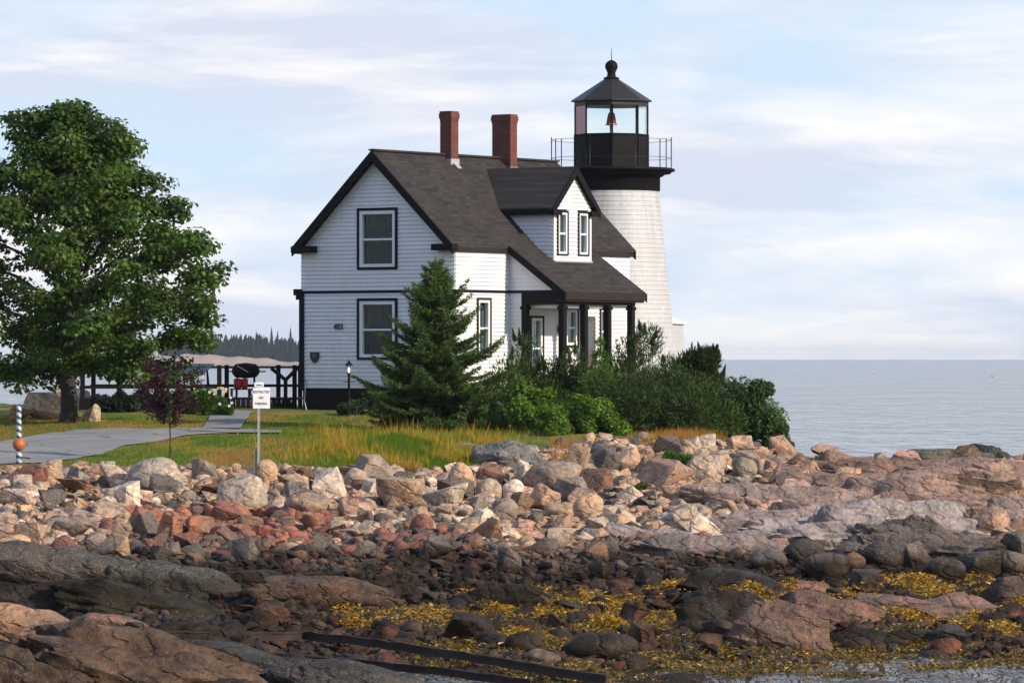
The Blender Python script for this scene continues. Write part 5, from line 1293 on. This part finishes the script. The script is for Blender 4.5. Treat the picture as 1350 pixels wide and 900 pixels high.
# ------------------------------------------------------------------ far shore
def far():
    D = 2500.; n = 140; xs = np.linspace(-290, -60, n); rg = np.random.default_rng(2)
    prof = 6.3*sst(-290,-210,xs) - 3.6*sst(-165,-118,xs) + .5*np.sin(xs*.17)+.35*np.sin(xs*.41+1); prof *= sst(-60,-100,xs)**.6
    rows = [(-30,-1.),(0,.0),(4,.45),(14,.8),(40,1.),(160,1.1),(300,-.5)]
    V = np.array([[x, D+dy, (p*k if k > 0 else k)] for dy, k in rows for x, p in zip(xs, prof)])
    V[:,2] += rg.normal(size=len(V))*.15*(V[:,2] > .3)
    i = (np.arange(len(rows)-1)[:,None]*n+np.arange(n-1)[None]).ravel()
    t = NT('far_rock'); p = t.geo(); a = t.noise(.09, t.scaled(p, (1,1,4)), 5, .6)
    z = t.n('ShaderNodeSeparateXYZ', {0: p}).outputs[2]; c = t.mix(a, (.30,.20,.15), (.42,.31,.25)); c = t.mix(t.rng(z, .2, 1.3, 1, 0), c, (.06,.055,.06))
    tag(obj('far_shore', np_mesh('far_shore', V, np.stack([i,i+1,i+1+n,i+n],1), None, True), t.out(t.principled(Base_Color=c, Roughness=.9))), kind='structure')
    def fir(x, y, z, h, w, rr):
        m = int(26+h*3.2); Pt = []; L = []
        for k in range(int(h*5)):
            f = (k+.5)/(h*5); nb = 9
            for j in range(nb):
                a = rr.random()*6.283; r = w*.5*(1-f)**.8*rr.uniform(.5,1.15); b_ = np.array([x, y, z+h*f]); e = b_+np.array([math.cos(a)*r, math.sin(a)*r, -.22*r+.05*h*(1-f)*rr.uniform(-.3,.6)])
                Pt.append(b_); L.append(e)
        return np.array(Pt), np.array(L)
    rr = random.Random(8)
    # the wood as a mass
    B, T = [], []
    for k in range(330):
        px = rr.uniform(215, 398); y = D+rr.uniform(60, 170); x = (px-675)/F*y; h = rr.choice((7,9,10,11,12,14,15))*rr.uniform(.9,1.1)*np.interp(px, (215,270,300,330,398), (.80,.92,1.0,1.0,.78)); z = 3.5
        a, b = fir(x, y, z, h, h*rr.uniform(.6,.95), rr); B.append(a); T.append(b)
    B = np.concatenate(B); T = np.concatenate(T); C = vary((.020,.036,.022), len(B), .3, .1)
    V, Fc, Cc = tri_blades(B, T, .42, C); tag(obj('far_wood', np_mesh('far_wood', V, Fc, Cc), M['needle']), 'bluish far conifer wood beyond the water left of the house', 'wood', kind='stuff')
    for px, top, lb in ((383,431,'tallest far fir, standing alone beside the house corner'),(358,431,'tall thin far fir rising above the wood'),(366,436,'far fir just beside the tall thin one'),(338,436,'far fir with a ragged top above the middle of the wood'),(318,440,'small far fir poking out of the wood'),(305,440,'far fir at the lower shoulder of the wood'),(348,441,'short far fir between two taller ones'),(396,452,'low far fir at the very corner of the house')):
        y = D+50; x = (px-675)/F*y; zt = HC-(top-HZ)/F*y; z = 3.0; h = zt-z
        t = thing('far_fir', lb, 'tree', (x, y, z), 0, 'far firs beyond the water'); a, b = fir(0, 0, 0, h, 3.6+.12*h, rr)
        V, Fc, Cc = tri_blades(a, b, .38, vary((.020,.036,.022), len(a), .3, .1)); obj('crown', np_mesh('fir', V, Fc, Cc), M['needle'], t)
        MB().tube([(0,0,-1),(0,0,h*.95)], [.25,.05], 6).build('trunk', M['bark'], t)
far()

# a few net floats out on the water
for px, py, c, lb in ((1152,492,'yellow','yellow float bobbing far out on the open sea'),(1110,489,'yellow','small yellow float near the skyline of the open sea'),(1308,497,'orange','orange float on the open sea near the photo edge')):
    y = HC*F/(py-HZ); t = thing('float', lb, 'float', ((px-675)/F*y, y, 0), 0, 'floats on the sea'); k = y/F
    MB().lathe([(.0,-.5*k),(1.1*k,0),(1.1*k,1.2*k),(.3*k,2.2*k)], n=10).build('float_body', M[c], t); MB().tube([(0,0,2*k),(0,0,3.6*k)], .25*k, 6).build('stick', M['sign_white'], t)

# ------------------------------------------------------------------ air, sky, sun, camera
HAZE = 1
if HAZE:
    b = MB(); b.box(-12400,-12400,-5.2,12400,12400,32); hz = b.mesh('haze')
    t = NT('haze_air'); v = t.n('ShaderNodeVolumePrincipled', {'Color': (.80,.88,1.0,1), 'Density': .00006, 'Anisotropy': .1})
    tag(obj('haze', hz, t.out(None, v)), 'pale sea haze filling the air over the water', 'haze', kind='stuff')

EL, AZ = R(25), R(-33)           # AZ from +X towards +Y
sv = Vector((math.cos(EL)*math.cos(AZ), math.cos(EL)*math.sin(AZ), math.sin(EL)))
sun = bpy.data.lights.new('sun', 'SUN'); sun.energy = 4.6; sun.angle = R(.5); sun.color = (1.0,.875,.69)
so = bpy.data.objects.new('sun', sun); COL.objects.link(so); so.rotation_euler = (-sv).to_track_quat('-Z', 'Y').to_euler(); so.location = (60,-20,60)

w = bpy.data.worlds.new('World'); scene.world = w; w.use_nodes = True; nt = w.node_tree; nt.nodes.clear()
t = NT.__new__(NT); t.t = nt
sky = t.n('ShaderNodeTexSky', sky_type='NISHITA', sun_disc=False, sun_elevation=EL, sun_rotation=math.pi/2-AZ, altitude=5, air_density=1.0, dust_density=.6, ozone_density=1.4)
dirn = t.n('ShaderNodeTexCoord').outputs['Generated']
m1 = t.scaled(dirn, (7,7,26)); c1 = t.noise(1.0, m1, 7, .55, .35)
m2 = t.scaled(dirn, (3.2,3.2,9)); c2 = t.noise(1.0, m2, 5, .5, .2)
cf = t.math('ADD', t.math('MULTIPLY', c1, .6), t.math('MULTIPLY', c2, .4))
f = t.rng(cf, .415, .525)
shade = t.noise(1.7, t.scaled(dirn, (5,5,30)), 6, .6, .3)
cl = t.mix(t.rng(shade, .42, .58), (6.3,6.8,8.0), (9.5,9.2,9.1))
blue = t.mix(t.rng(t.n('ShaderNodeSeparateXYZ', {0: dirn}).outputs[2], .10, .6, .92, .45), sky.outputs[0], t.mix(t.rng(t.n('ShaderNodeSeparateXYZ', {0: dirn}).outputs[2], .08, .4), (5.8,7.3,9.0), (3.6,5.9,10.5)))
zc_ = t.n('ShaderNodeSeparateXYZ', {0: dirn}).outputs[2]
thin = t.rng(zc_, .14, .5, .96, .12)      # the cloud sheet breaks up overhead
skyc = t.mix(t.math('MULTIPLY', f, thin), blue, cl)
bg = t.n('ShaderNodeBackground', {0: skyc, 1: .1}); t.put(t.n('ShaderNodeOutputWorld'), 'Surface', bg.outputs[0])

cam = bpy.data.cameras.new('camera'); cam.sensor_width = 36; cam.lens = 36*F/1350; cam.shift_y = (HZ-450)/1350; cam.clip_end = 30000; cam.clip_start = 1
co = bpy.data.objects.new('camera', cam); COL.objects.link(co); co.location = (0,0,HC); co.rotation_euler = (R(90),0,0); scene.camera = co
scene.view_settings.view_transform = 'Standard'; scene.view_settings.look = 'None'; scene.view_settings.exposure = .2; scene.view_settings.gamma = 1
scene.render.engine = 'CYCLES'; scene.cycles.use_denoising = True; scene.cycles.max_bounces = 6; scene.cycles.volume_bounces = 0; scene.cycles.transparent_max_bounces = 12
scene.cycles.use_adaptive_sampling = True; scene.cycles.adaptive_threshold = .01
